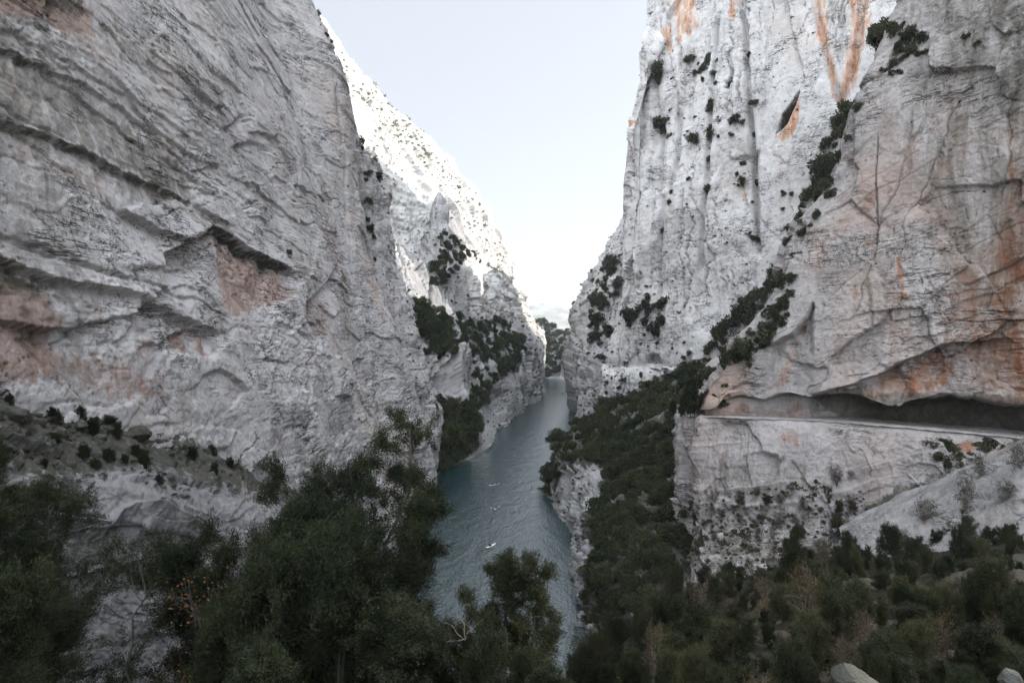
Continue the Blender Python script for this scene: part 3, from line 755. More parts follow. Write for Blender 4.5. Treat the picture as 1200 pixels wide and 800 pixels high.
# thin high veil: the sky is whitish low down and brightest overhead
tcw = wt.nodes.new('ShaderNodeTexCoord'); sxyz = wt.nodes.new('ShaderNodeSeparateXYZ'); wt.links.new(tcw.outputs['Generated'], sxyz.inputs[0])
hs = wt.nodes.new('ShaderNodeHueSaturation'); hs.inputs['Saturation'].default_value = .55; wt.links.new(sky.outputs[0], hs.inputs['Color'])
mr = wt.nodes.new('ShaderNodeMapRange'); mr.interpolation_type = 'SMOOTHSTEP'; wt.links.new(sxyz.outputs[2], mr.inputs['Value'])
for nm, vv in (('From Min', .52), ('From Max', .9), ('To Min', .72), ('To Max', 2.2)): mr.inputs[nm].default_value = vv
# sunlit cloud bank in the sky behind the viewpoint
dt = wt.nodes.new('ShaderNodeVectorMath'); dt.operation = 'DOT_PRODUCT'; wt.links.new(tcw.outputs['Generated'], dt.inputs[0]); dt.inputs[1].default_value = (-.45, -.75, .48)
cn = wt.nodes.new('ShaderNodeTexNoise'); cn.inputs['Scale'].default_value = 2.5; cn.inputs['Detail'].default_value = 6; wt.links.new(tcw.outputs['Generated'], cn.inputs['Vector'])
cr = wt.nodes.new('ShaderNodeMapRange'); cr.interpolation_type = 'SMOOTHSTEP'; wt.links.new(dt.outputs['Value'], cr.inputs['Value'])
for nm, vv in (('From Min', .30), ('From Max', .85), ('To Min', 0), ('To Max', 4.2)): cr.inputs[nm].default_value = vv
cm = wt.nodes.new('ShaderNodeMath'); cm.operation = 'MULTIPLY'; wt.links.new(cr.outputs[0], cm.inputs[0]); wt.links.new(cn.outputs['Fac'], cm.inputs[1])
ad = wt.nodes.new('ShaderNodeMath'); ad.operation = 'ADD'; wt.links.new(mr.outputs[0], ad.inputs[0]); wt.links.new(cm.outputs[0], ad.inputs[1])
tint = wt.nodes.new('ShaderNodeVectorMath'); tint.operation = 'MULTIPLY'; veil = wt.nodes.new('ShaderNodeMix'); veil.data_type = 'RGBA'; veil.inputs[0].default_value = .72; wt.links.new(hs.outputs[0], veil.inputs[6]); veil.inputs[7].default_value = (3.25, 3.55, 3.76, 1)
wt.links.new(veil.outputs[2], tint.inputs[0]); tint.inputs[1].default_value = (1.03, 1.0, 1.0)
vm = wt.nodes.new('ShaderNodeVectorMath'); vm.operation = 'SCALE'; wt.links.new(tint.outputs[0], vm.inputs[0]); wt.links.new(ad.outputs[0], vm.inputs['Scale'])
wt.links.new(vm.outputs[0], bg.inputs[0]); bg.inputs[1].default_value = .075
sl = bpy.data.lights.new('sun', 'SUN'); sl.energy = 2.0; sl.angle = math.radians(.5); sl.color = (1, .95, .88)
so = bpy.data.objects.new('sun', sl); COL.objects.link(so)
sd = Vector((math.cos(SUN_EL) * math.sin(SUN_AZ), math.cos(SUN_EL) * math.cos(SUN_AZ), math.sin(SUN_EL)))
so.rotation_euler = sd.to_track_quat('Z', 'Y').to_euler(); so.location = sd * 500

hz = bpy.data.materials.new('haze'); hz.use_nodes = True; ht = hz.node_tree; ht.nodes.clear()
ho = ht.nodes.new('ShaderNodeOutputMaterial'); hv = ht.nodes.new('ShaderNodeVolumePrincipled'); hv.inputs['Density'].default_value = .00009; hv.inputs['Color'].default_value = (.86, .93, 1, 1); hv.inputs['Anisotropy'].default_value = .2
ht.links.new(hv.outputs[0], ho.inputs['Volume'])
hb = [(x, y, z) for z in (-5, 420) for y in (-200, 4300) for x in (-2700, 2700)]
haze = link('haze', mesh_from('haze', hb, [(0, 2, 3, 1), (4, 5, 7, 6), (0, 1, 5, 4), (2, 6, 7, 3), (0, 4, 6, 2), (1, 3, 7, 5)], smooth_shade=False), hz)
tag(haze, 'thin pale haze filling the gorge', 'haze', kind='stuff')
cam = bpy.data.cameras.new('camera'); co = bpy.data.objects.new('camera', cam); COL.objects.link(co)
cam.lens = 20; cam.sensor_width = 36; cam.clip_end = 20000; cam.clip_start = .1
co.location = (0, 0, CZ); co.rotation_euler = (math.radians(90), 0, 0)
scene.camera = co
vs = scene.view_settings; vs.view_transform = 'Standard'; vs.look = 'None'; vs.gamma = 1; vs.use_curve_mapping = False
vs.exposure = 2.22
# ------------------------------------------------------------------ foliage materials
def leaf_mat(name, c1, c2, c3, nscale=.8, trans=.25):
    k = Nodes(name)
    pos = k.n('ShaderNodeNewGeometry').outputs['Position']
    oi = k.n('ShaderNodeObjectInfo').outputs['Random']
    col = k.mix(k.step(k.noise(pos, nscale, 4, .7), .36, .62), c1, c2)
    col = k.mix(k.step(k.noise(pos, nscale * 6, 3, .7), .56, .72), col, c3)
    col = k.mix(1.0, col, k.mix(oi, (.70, .74, .72), (1.25, 1.18, 1.05)), 'MULTIPLY')
    d = k.n('ShaderNodeBsdfPrincipled', Roughness=.6); d.inputs['Specular IOR Level'].default_value = .06
    k.l(col, d.inputs['Base Color'])
    t = k.n('ShaderNodeBsdfTranslucent'); k.l(col, t.inputs['Color'])
    m = k.n('ShaderNodeMixShader'); m.inputs[0].default_value = trans
    k.l(d.outputs[0], m.inputs[1]); k.l(t.outputs[0], m.inputs[2]); k.l(m.outputs[0], k.out.inputs[0])
    return k.m
LEAF_CLIFF = leaf_mat('cliff_foliage', (.040, .046, .030), (.062, .068, .042), (.085, .085, .055), .5)
LEAF_OAK = leaf_mat('oak_foliage', (.036, .045, .026), (.058, .066, .036), (.075, .078, .046), .4)
LEAF_DARK = leaf_mat('conifer_foliage', (.014, .019, .011), (.026, .032, .017), (.040, .041, .026), .7, .12)  # greens darkened well below leaf colour for the vignetted foreground
LEAF_OLIVE = leaf_mat('olive_foliage', (.022, .026, .013), (.036, .039, .020), (.048, .046, .028), .9, .15)
LEAF_GREEN = leaf_mat('bush_foliage', (.013, .017, .009), (.023, .027, .014), (.034, .036, .020), .9, .15)
LEAF_DRY = leaf_mat('dry_foliage', (.030, .024, .014), (.048, .036, .021), (.06, .045, .028), .9)
LEAF_RED = leaf_mat('autumn_foliage', (.20, .075, .035), (.27, .11, .05), (.16, .12, .07), 1.2, .3)
LEAF_PALE = leaf_mat('sunlit_scrub', (.27, .28, .22), (.33, .33, .27), (.38, .37, .31), .3, .2)  # leaf colour lightened to grey to show the strong sun on it
def flat_mat(name, c, rough=.8, var=.35, scale=8):
    k = Nodes(name); pos = k.n('ShaderNodeNewGeometry').outputs['Position']
    col = k.mix(k.step(k.noise(pos, scale, 5, .7), .35, .65), tuple(x * (1 - var) for x in c), tuple(min(1, x * (1 + var)) for x in c))
    b = k.n('ShaderNodeBsdfPrincipled', Roughness=rough); k.l(col, b.inputs['Base Color']); k.l(b.outputs[0], k.out.inputs[0]); return k.m
BARK = flat_mat('bark', (.045, .040, .034)); DEADWOOD = flat_mat('dead_wood', (.10, .09, .08)); BARK_GREY = flat_mat('grey_bark', (.09, .082, .075))

# ------------------------------------------------------------------ foliage shapes
def unit(v): return v / (np.linalg.norm(v, axis=-1, keepdims=True) + 1e-9)

def leaves(c, d, l, w, r):
    """rhombic leaves: centre, direction, length, width"""
    n = len(c); d = unit(d)
    s = unit(np.cross(d, r.normal(size=(n, 3))))
    l = np.broadcast_to(np.asarray(l, float).reshape(-1, 1), (n, 1)); w = np.broadcast_to(np.asarray(w, float).reshape(-1, 1), (n, 1))
    V = np.stack([c - d * l * .5, c + s * w * .5 - d * l * .08, c + d * l * .5, c - s * w * .5 - d * l * .08], 1).reshape(-1, 3)
    return V, np.arange(n * 4).reshape(n, 4)

def clump_cloud(r, n, k, flat=.8, size=(.26, .46), upright=.5, wild=.25):
    """leaf positions for a lumpy crown of unit radius sitting on z=0"""
    cc = unit(r.normal(size=(k, 3))) * r.uniform(.25, .78, (k, 1)) ** .7
    cc[:, 2] = np.abs(cc[:, 2]) * flat + .12
    cr = r.uniform(*size, k)
    i = r.choice(k, n, p=cr**2 / (cr**2).sum())
    dirs = unit(r.normal(size=(n, 3)))
    rad = cr[i] * (1 - wild * r.random(n) ** 2 + .35 * wild * r.normal(size=n).clip(-1, 2.5))
    c = cc[i] + dirs * rad[:, None] * np.array([1, 1, .85])
    c[:, 2] = np.maximum(c[:, 2], -.12 + .1 * r.random(n))
    d = dirs + .6 * r.normal(size=(n, 3)) + np.array([0, 0, upright])
    return c, d

def tube(points, radii, sides=5):
    P = np.asarray(points, float); n = len(P)
    t = unit(np.gradient(P, axis=0)); ref = np.array([.31, .17, .93]); a = unit(np.cross(t, ref)); b = np.cross(t, a)
    ang = np.linspace(0, 2 * math.pi, sides, endpoint=False)
    ring = a[:, None] * np.cos(ang)[None, :, None] + b[:, None] * np.sin(ang)[None, :, None]
    V = (P[:, None] + ring * np.asarray(radii)[:, None, None]).reshape(-1, 3)
    i = np.arange(n * sides).reshape(n, sides)
    Q = np.stack([i[:-1], np.roll(i[:-1], -1, 1), np.roll(i[1:], -1, 1), i[1:]], -1).reshape(-1, 4)
    return V, Q

def merge(parts):
    V, Q, o = [], [], 0
    for v, q in parts:
        V.append(v); Q.append(q + o); o += len(v)
    return np.concatenate(V), np.concatenate(Q)

def shrub_mesh(name, seed, n=800, k=14, l=.24, w=.15, mat=LEAF_CLIFF, **kw):
    r = np.random.default_rng(seed)
    c, d = clump_cloud(r, n, k, **kw)
    V, Q = leaves(c, d, l * r.uniform(.6, 1.25, n), w * r.uniform(.6, 1.25, n), r)
    me = mesh_from(name, V, Q, smooth_shade=False); me.materials.append(mat); return me

SHRUBS = [shrub_mesh('cliff_shrub', 100 + i, 900, 9 + 2 * i, flat=.6 + .14 * i, wild=.25 + .08 * i) for i in range(6)]
OAKS = [shrub_mesh('oak_crown', 200 + i, 2600, 20 + 3 * i, .15, .085, LEAF_OAK, flat=.75 + .06 * i, size=(.2, .36), wild=.3 + .06 * i) for i in range(6)]

# ------------------------------------------------------------------ what the eye sees: a coarse depth map of the bare land
sheets = [L1, LP, L2, M, S, R0, FB, R1, R2, R3, SL, PR, FG]
ZW, ZH = 400, 268
zbuf = np.full(ZW * ZH, 1e9)
for sh in sheets:
    ok = (sh.V[:, 1] > 1) & (sh.pu > 0) & (sh.pu < 1199) & (sh.pv > 0) & (sh.pv < 799)
    np.minimum.at(zbuf, (sh.pv[ok] // 3).astype(int) * ZW + (sh.pu[ok] // 3).astype(int), sh.V[ok, 1])
def visible(sh, tol=1.05):
    ok = (sh.V[:, 1] > 1) & (sh.pu > -25) & (sh.pu < 1560) & (sh.pv > -20) & (sh.pv < 900)
    iu = np.clip(sh.pu, 0, 1199).astype(int) // 3; iv = np.clip(sh.pv, 0, 799).astype(int) // 3
    return ok & (sh.V[:, 1] < zbuf[iv * ZW + iu] * tol + 1)

def inpoly(pts, x, y):
    n = len(pts); c = np.zeros(len(x), bool)
    for i in range(n):
        x1, y1 = pts[i]; x2, y2 = pts[(i + 1) % n]
        c ^= ((y1 > y) != (y2 > y)) & (x < (x2 - x1) * (y - y1) / (y2 - y1 + 1e-9) + x1)
    return c

_vis = {}
def scatter(sh, pts, n, gap, seed=0, hard=False, clump=0):
    
    """n random visible spots of a sheet inside a patch, at least gap photo pixels apart"""
    r = np.random.default_rng(seed + 500)
    if sh.name not in _vis: _vis[sh.name] = visible(sh)
    m = _vis[sh.name] & inpoly(pts, sh.pu + (0 if hard else 5) * sh.wob, sh.pv + (0 if hard else 5) * sh.wob2)
    if clump:
        q = np.stack([sh.pu / clump, sh.pv / (clump * 1.5), np.full(len(sh.pu), seed * 1.7)], 1)
        m = m & (fbm(q, 3) + .25 * r.normal(size=len(m)) > .22)
    idx = np.flatnonzero(m)
    if len(idx) == 0:
        print('empty scatter', sh.name, pts[:2]); return []
    w = 1.0 / (1e-6 + np.ones(len(idx)))
    idx = r.permutation(idx)[:n * 60]
    got = []
    for i in idx:
        p = (sh.pu[i], sh.pv[i])
        if all((p[0] - a)**2 + (p[1] - b)**2 > gap * gap for a, b, _ in got):
            got.append((p[0], p[1], i))
            if len(got) >= n: break
    return [i for _, _, i in got]

def put(name, me, sh, i, R, label, cat, group, up=.5, sink=.25, sq=(1, 1)):
    o = link(name, me)
    n = sh.VN[i]; n = n if n[1] < .3 or n[2] > .2 else sh.N[i]
    ax = unit(np.array([n[0], n[1], n[2]]) * (1 - up) + np.array([0, 0, 1]) * up)
    q = Vector(ax).to_track_quat('Z', 'Y')
    o.rotation_mode = 'QUATERNION'
    from mathutils import Quaternion
    o.rotation_quaternion = q @ Quaternion((0, 0, 1), random.uniform(0, 6.28))
    o.location = sh.V[i] - ax * R * sink
    s = random.uniform(.88, 1.12)
    o.scale = (R * s, R / s * random.uniform(.9, 1.1), R * random.uniform(*sq))
    return tag(o, label, cat, group)

def px(sh, i): return sh.V[i, 1] / F           # metres per photo pixel there

# individual shrubs on the cliffs: (sheet, patch, how many, gap, size range in photo pixels, label)
def box(u0, v0, u1, v1): return [(u0, v0), (u1, v0), (u1, v1), (u0, v1)]
PATCH = [
    (R1, box(760, 66, 842, 170), 29, 6, (4, 10), 'dark shrub in the scattered band high on the left part of the pale right face', 'shrubs scattered high on the pale face'),
    (R1, box(770, 165, 835, 275), 6, 12, (3.5, 7), 'small shrub on the pale right face midway below the high scattered band', 'shrubs midway on the pale face'),
    (R1, [(858, 60), (890, 60), (888, 290), (872, 290), (850, 120)], 17, 6, (4, 8), 'shrub growing in the long vertical crack left of the dark slit shaped hole', 'shrubs in the long vertical crack'),
    (R1, [(905, 215), (940, 205), (940, 245), (910, 245)], 3, 8, (5, 8), 'shrub on the pale face just left of the diagonal gully clump', 'shrubs left of the gully clump'),
    (R1, [(936, 232), (960, 200), (985, 130), (1003, 120), (990, 180), (975, 235), (958, 265), (940, 262)], 24, 5, (6, 13), 'shrub in the diagonal gully clump below the orange streaks', 'shrubs in the diagonal gully'),
    (R2, [(930, 262), (960, 200), (985, 140), (1010, 110), (1040, 110), (1000, 180), (975, 240), (950, 275)], 14, 6, (6, 12), 'shrub on the rim of the darker wall beside the diagonal gully', 'shrubs along the gully rim'),
    (R2, [(1020, 25), (1062, 25), (1082, 60), (1050, 95), (1030, 90)], 16, 6, (6, 13), 'shrub in the upper clump right of the orange streaks', 'shrubs right of the orange streaks'),
    (R1, [(822, 420), (845, 385), (880, 345), (912, 318), (922, 350), (910, 390), (880, 415), (835, 436)], 24, 7, (8, 14), 'shrub in the big dark clump left of the overhanging block', 'shrubs in the big clump by the block'),
    (R2, [(830, 440), (858, 396), (900, 350), (914, 312), (930, 322), (926, 365), (892, 402), (850, 445)], 24, 6, (8, 15), 'shrub in the dark clump hanging on the left edge of the overhanging block', 'shrubs hanging on the block edge'),
    (R2, [(868, 440), (900, 385), (916, 350), (925, 330), (930, 360), (905, 395), (885, 425)], 12, 8, (5, 10), 'small shrub lower on the front of the overhanging block', 'shrubs on the block front'),
    (R1, [(732, 384), (738, 358), (775, 352), (790, 362), (785, 388), (760, 392)], 12, 7, (6, 10), 'shrub in the flat clump on the pale face above the distant ledge path', 'shrubs above the distant ledge path'),
    (R1, box(712, 300, 760, 350), 6, 9, (3, 6), 'small shrub near the left corner of the pale right face', 'shrubs near the face corner'),
    (R1, box(712, 392, 812, 424), 10, 9, (3, 5), 'low shrub just above the distant ledge path', 'low shrubs by the ledge path'),
    (R1, box(710, 440, 790, 476), 12, 7, (3, 5), 'low shrub on the rock below the distant ledge path', 'low shrubs below the ledge path'),
    (R0, [(690, 380), (700, 330), (712, 300), (738, 300), (722, 360), (712, 412), (700, 430), (694, 410)], 32, 5, (6, 11), 'shrub in the dark gully between the far shoulder and the pale face', 'shrubs in the far gully'),
    (R0, [(656, 380), (690, 318), (716, 284), (724, 292), (695, 335), (668, 385)], 10, 6, (3, 6), 'small shrub on the crest of the far shoulder', 'shrubs on the far shoulder crest'),
    (L1, [(366, 2), (376, 10), (392, 50), (386, 55), (370, 20)], 5, 6, (2, 4), 'small shrub on the skyline rim of the left wall', 'shrubs on the left rim'),
    (LP, box(418, 163, 453, 212), 6, 6, (4, 7), 'shrub near the top of the limestone pillar', 'shrubs on top of the pillar'),
    (LP, [(414, 212), (428, 212), (442, 300), (432, 340), (420, 300)], 6, 8, (4, 7), 'shrub in the crack between the wall and the pillar', 'shrubs in the pillar crack'),
    (L1, box(300, 200, 410, 400), 3, 30, (3, 6), 'lone small shrub on the bare left wall', 'lone shrubs on the left wall'),
    (R2, box(1130, 36, 1150, 54), 2, 6, (7, 10), 'shrub high on the dark right wall near the frame edge', 'shrubs high on the dark wall'),
    (PR, [(796, 452), (826, 446), (828, 484), (806, 486)], 7, 6, (7, 12), 'shrub at the corner where the cliff path turns out of sight', 'shrubs at the path corner'),
    (R2, [(815, 440), (850, 430), (850, 472), (818, 474)], 7, 7, (5, 9), 'shrub on the low rock just above the path corner', 'shrubs above the path corner'),
    (R2, box(912, 252, 948, 302), 7, 7, (6, 10), 'shrub tucked in the notch low on the diagonal gully', 'shrubs in the gully notch'),
    (R3, [(1075, 535), (1100, 520), (1165, 535), (1150, 560), (1090, 560)], 6, 9, (8, 14), 'green shrub on the rock just below the cliff path', 'green shrubs below the path'),
    (R3, [(1140, 515), (1185, 512), (1192, 522), (1150, 540)], 5, 8, (6, 11), 'brownish shrub at the end of the visible cliff path', 'shrubs at the path end'),
    (R3, box(800, 570, 830, 612), 4, 8, (6, 10), 'dark shrub in the cleft at the corner below the path', 'shrubs in the corner cleft'),
]
n_sh = 0
for pi, (sh, pts, n, gap, (s0, s1), lab, grp) in enumerate(PATCH):
    for i in scatter(sh, pts, n, gap, pi, clump=16 if pi in (0, 1) else 0):
        R = px(sh, i) * (s0 * .6 + (s1 * 1.1 - s0 * .6) * random.random() ** 1.6)
        put('cliff_shrub', random.choice(SHRUBS), sh, i, R, lab, 'shrub', grp, up=.45, sq=(.6, 1.7)); n_sh += 1
print('cliff shrubs', n_sh)

# larger trees: a trunk and a crown each
stem_me = {}
def oak(sh, i, R, label, group, parts=True):
    base = sh.V[i]
    if not parts:
        return put('scrub_oak', random.choice(OAKS), sh, i, R, label, 'scrub oak', group, up=.6, sink=.2, sq=(.85, 1.25))
    e = bpy.data.objects.new('holm_oak', None); COL.objects.link(e); e.location = base - np.array([0, 0, .3])
    tag(e, label, 'tree', group); e.empty_display_size = .3
    if 't' not in stem_me:
        r = np.random.default_rng(9)
        ps = [tube([(0, 0, -.25), (.03, .02, .15), (.02, .05, .45), (.05, .03, .8)], [.09, .075, .06, .025], 6)]
        for a in range(4):
            th = a * 1.6; ps.append(tube([(.02, .03, .2 + .1 * a), (.2 * math.cos(th), .2 * math.sin(th), .42 + .08 * a), (.42 * math.cos(th), .42 * math.sin(th), .62 + .07 * a)], [.045, .03, .012], 5))
        V, Q = merge(ps); stem_me['t'] = mesh_from('trunk', V, Q); stem_me['t'].materials.append(BARK)
    t = link('trunk', stem_me['t'], None, e); t.scale = (R, R, R)
    c = link('crown', random.choice(OAKS), None, e); s = random.uniform(.85, 1.15)
    c.scale = (R * s, R / s, R * random.uniform(.85, 1.25)); c.rotation_euler = (random.uniform(-.2, .2), random.uniform(-.2, .2), random.uniform(0, 6.28)); c.location = (0, 0, R * .12)
    return e

CAN = [
    (PR, [(640, 590), (636, 520), (645, 500), (700, 480), (720, 480), (716, 542), (690, 540), (655, 552)], 62, 9, (8, 14), 'round holm oak on the river side tip of the promontory', 'oaks on the promontory tip'),
    (PR, [(716, 545), (700, 482), (760, 455), (825, 435), (835, 480), (800, 500), (780, 520), (745, 545)], 62, 10, (9, 16), 'round holm oak on the slope between the promontory and the ledge path', 'oaks below the ledge path'),
    (PR, [(700, 590), (716, 550), (750, 545), (785, 530), (792, 620), (770, 725), (690, 740), (690, 640)], 95, 8, (11, 18), 'dark holm oak filling the ravine beside the promontory', 'oaks in the ravine'),
    (R3, [(690, 590), (790, 605), (812, 650), (800, 700), (700, 730)], 40, 9, (11, 18), 'dark holm oak at the stony foot of the path wall corner', 'oaks at the foot of the path wall'),
    (M, [(474, 400), (478, 352), (520, 368), (532, 408), (505, 420)], 44, 6, (7, 13), 'dark shrubby oak in the upper left grove on the left bank buttress', 'oaks in the upper left grove'),
    (M, [(500, 548), (500, 480), (530, 468), (558, 480), (556, 520), (530, 545)], 52, 6, (7, 13), 'dark shrubby oak in the large grove by the left waterline', 'oaks in the waterline grove'),
    (M, [(532, 372), (560, 385), (580, 375), (612, 400), (610, 430), (585, 440), (570, 470), (540, 490), (555, 440), (545, 405)], 80, 6, (4, 11), 'shrubby oak in the broken belt across the left bank buttress', 'oaks across the buttress'),
    (M, [(505, 330), (515, 270), (540, 285), (572, 318), (592, 345), (570, 340), (540, 310), (520, 330)], 46, 5, (4, 9), 'small shrubby oak along the upper rim of the left bank buttress', 'oaks along the buttress rim'),
    (FB, [(600, 372), (680, 372), (680, 438), (600, 438)], 34, 5, (4, 6.5), 'small dark tree on the far bank closing the bend', 'trees on the far bank'),
]
n_oak = 0
for pi, (sh, pts, n, gap, (s0, s1), lab, grp) in enumerate(CAN):
    for i in scatter(sh, pts, n, gap, 60 + pi):
        oak(sh, i, px(sh, i) * random.uniform(s0, s1), lab, grp, sh in (PR, R3)); n_oak += 1
print('oaks', n_oak)

# countless tiny scrub: one mass
def scrub_mass(name, sel, label, mat, per=70, lf=.5):
    r = np.random.default_rng(77); Vs, Qs, o = [], [], 0
    for sh, pts, n, gap, (s0, s1), seed in sel:
        for i in scatter(sh, pts, n, gap, seed, clump=26):
            R = px(sh, i) * (s0 + (s1 - s0) * r.random() ** 2.2)
            c, d = clump_cloud(r, per, 6, flat=.8)
            V, Q = leaves(c * R + sh.V[i] - sh.N[i] * R * .2, d, lf * R, lf * .65 * R, r)
            Vs.append(V); Qs.append(Q + o); o += len(V)
    me = mesh_from(name, np.concatenate(Vs), np.concatenate(Qs), smooth_shade=False); me.materials.append(mat)
    return tag(link(name, me), label, 'scrub', kind='stuff')
scrub_mass('scrub', [
    (M, [(455, 280), (512, 230), (640, 370), (642, 465), (510, 560), (480, 450)], 420, 5, (1.3, 3.6), 3),
    (R0, [(655, 240), (740, 240), (735, 500), (660, 500)], 300, 4, (1.2, 3.2), 4),
    (R1, [(740, 10), (860, 10), (880, 430), (705, 430)], 240, 6, (1.2, 3.2), 5),
    (R1, [(705, 430), (800, 430), (800, 500), (705, 500)], 110, 4, (1.2, 2.8), 6),
    (R1, [(880, 10), (960, 10), (960, 330), (890, 330)], 50, 10, (1.2, 2.5), 7),
    (FB, [(600, 372), (680, 372), (680, 440), (600, 440)], 160, 3, (2, 3.5), 8),
    (LP, [(415, 160), (512, 160), (512, 560), (415, 560)], 90, 7, (1.2, 3), 9),
    (PR, [(636, 495), (830, 430), (800, 720), (660, 720)], 500, 5, (1.6, 4.5), 10),
    (R3, [(790, 590), (1010, 560), (1020, 650), (780, 670)], 240, 5, (2, 6), 11),
    (R2, [(830, 300), (1200, 20), (1200, 450), (900, 450)], 40, 16, (1.5, 3), 12),
], 'tiny scrub dotted over the shaded cliffs and slopes of the gorge', LEAF_CLIFF)
scrub_mass('scrub', [
    (S, [(380, 45), (470, 125), (560, 232), (615, 350), (600, 345), (540, 250), (470, 170), (400, 90)], 230, 4, (1.6, 4.5), 1),
    (S, [(395, 80), (520, 200), (560, 260), (520, 320), (455, 300), (410, 150)], 130, 6, (1.5, 3.6), 2),
], 'pale tiny scrub dotted over the sunlit slope', LEAF_PALE)

scrub_mass('undergrowth', [
    (FG, [(640, 830), (690, 735), (800, 655), (1010, 620), (1210, 585), (1500, 530), (1500, 880), (640, 880)], 620, 9, (8, 17), 31),
    (L2, [(-60, 430), (100, 485), (220, 520), (330, 575), (220, 590), (120, 560), (-60, 560)], 130, 6, (3, 7), 32)],
    'low dark undergrowth covering the foreground slope', LEAF_GREEN, 240, .17)

# ------------------------------------------------------------------ foreground trees and bushes
def sprays(tips, dirs, r, per, l, w, spread=.22):
    n = len(tips)
    c = np.repeat(tips, per, 0); d = np.repeat(unit(dirs), per, 0)
    along = r.uniform(-1, .35, (n * per, 1)); side = r.normal(size=(n * per, 3)) * .35
    c = c + d * along * spread + side * spread * .55
    return leaves(c, d * .9 + r.normal(size=(n * per, 3)) * .55 + np.array([0, 0, .15]), l * r.uniform(.6, 1.3, n * per), w * r.uniform(.6, 1.2, n * per), r)

def branch(r, p, d, length, r0, n=6, droop=0.0, wig=.18, up=0.0):
    pts = [np.array(p, float)]; d = unit(np.array(d, float))
    for i in range(n):
        d = unit(d + r.normal(size=3) * wig + np.array([0, 0, up - droop * i / n]))
        pts.append(pts[-1] + d * length / n)
    return np.array(pts), np.linspace(r0, r0 * .25, n + 1)

def tree_shape(seed, H, W, stems=1, limbs=22, bare=.2, per=26, l=.16, w=.035, up=.25, top=.35, tw=5, spread=.3, lean=(0, 0), sec=7, tk=1.0):
    """trunk and limbs as tubes, leaf sprays on the twigs. W(t): crown half width at height fraction t"""
    r = np.random.default_rng(seed); tubes, tips, dirs = [], [], []
    for s in range(stems):
        a = 6.28 * s / stems + r.uniform(0, 1)
        off = np.array([math.cos(a), math.sin(a), 0]) * (.12 * H if stems > 1 else 0)
        tp = [np.array([off[0] * .15, off[1] * .15, -.6])]
        hs = H * (1 if s == 0 else r.uniform(.72, .95))
        for j in range(1, 13):
            t = j / 12
            tp.append(np.array([off[0] * (.15 + 1.5 * t) + lean[0] * t * H, off[1] * (.15 + 1.5 * t) + lean[1] * t * H, hs * t * .97]) + r.normal(size=3) * .014 * H)
        tp = np.array(tp); tr = np.linspace(.013 * H, .003 * H, 13) * tk; tubes.append((('trunk', s), tube(tp, tr, 7)))
        for b in range(limbs):
            t = bare + (1 - bare) * ((b + r.random()) / limbs) ** .9
            p = np.array([np.interp(t, np.linspace(0, 1, 13), tp[:, q]) for q in range(3)])
            th = b * 2.4 + r.uniform(-.5, .5); L = W(t) * r.uniform(.65, 1.15)
            bp, br = branch(r, p, (math.cos(th), math.sin(th), up + top * t), L, .006 * H * (1.15 - t), 6, wig=.16, up=.05)
            tubes.append((('limb', s), tube(bp, br, 5)))
            for k2 in range(sec):
                f = r.uniform(.25, 1.0); q = np.array([np.interp(f * 6, np.arange(7), bp[:, z]) for z in range(3)])
                d0 = unit(bp[-1] - bp[0]) * .8 + r.normal(size=3) * .7
                sp, sr = branch(r, q, d0, L * r.uniform(.2, .42), .0022 * H, 4, wig=.25, up=.06)
                tubes.append((('limb', s), tube(sp, sr, 3)))
                for k3 in range(tw):
                    f = r.uniform(.3, 1); q = np.array([np.interp(f * 4, np.arange(5), sp[:, z]) for z in range(3)])
                    dd = unit(sp[-1] - sp[0]) * .6 + r.normal(size=3) * .6 + np.array([0, 0, .25])
                    tips.append(q + unit(dd) * spread * .6); dirs.append(dd)
    leaf = sprays(np.array(tips), np.array(dirs), r, per, l, w, spread)
    return [(merge([t for k_, t in tubes if k_ == ('trunk', s)]), merge([t for k_, t in tubes if k_ == ('limb', s)])) for s in range(stems)], leaf

def ground_z(x, y):
    i = np.argmin((FG.V[:, 0] - x)**2 + (FG.V[:, 1] - y)**2); return FG.V[i, 2]

def fg_tree(name, label, cat, u, d, vtop, seed, mat, W=None, **kw):
    base = at(u, 400, d); base[2] = ground_z(base[0], base[1]) - .2
    H = at(u, vtop, d)[2] - base[2]
    e = bpy.data.objects.new(name, None); COL.objects.link(e); e.location = base; tag(e, label, cat); e.empty_display_size = .5
    st, lf = tree_shape(seed, H, lambda t: W(t), **kw)
    for tr, lb in st:
        t_ = link('trunk', mesh_from('trunk', *tr), BARK, e); link('limbs', mesh_from('limbs', *lb), BARK, t_)
    link('crown', mesh_from('crown', *lf, smooth_shade=False), mat, e)
    print(name, 'H=%.1f' % H, 'leaves', len(lf[1])); return e

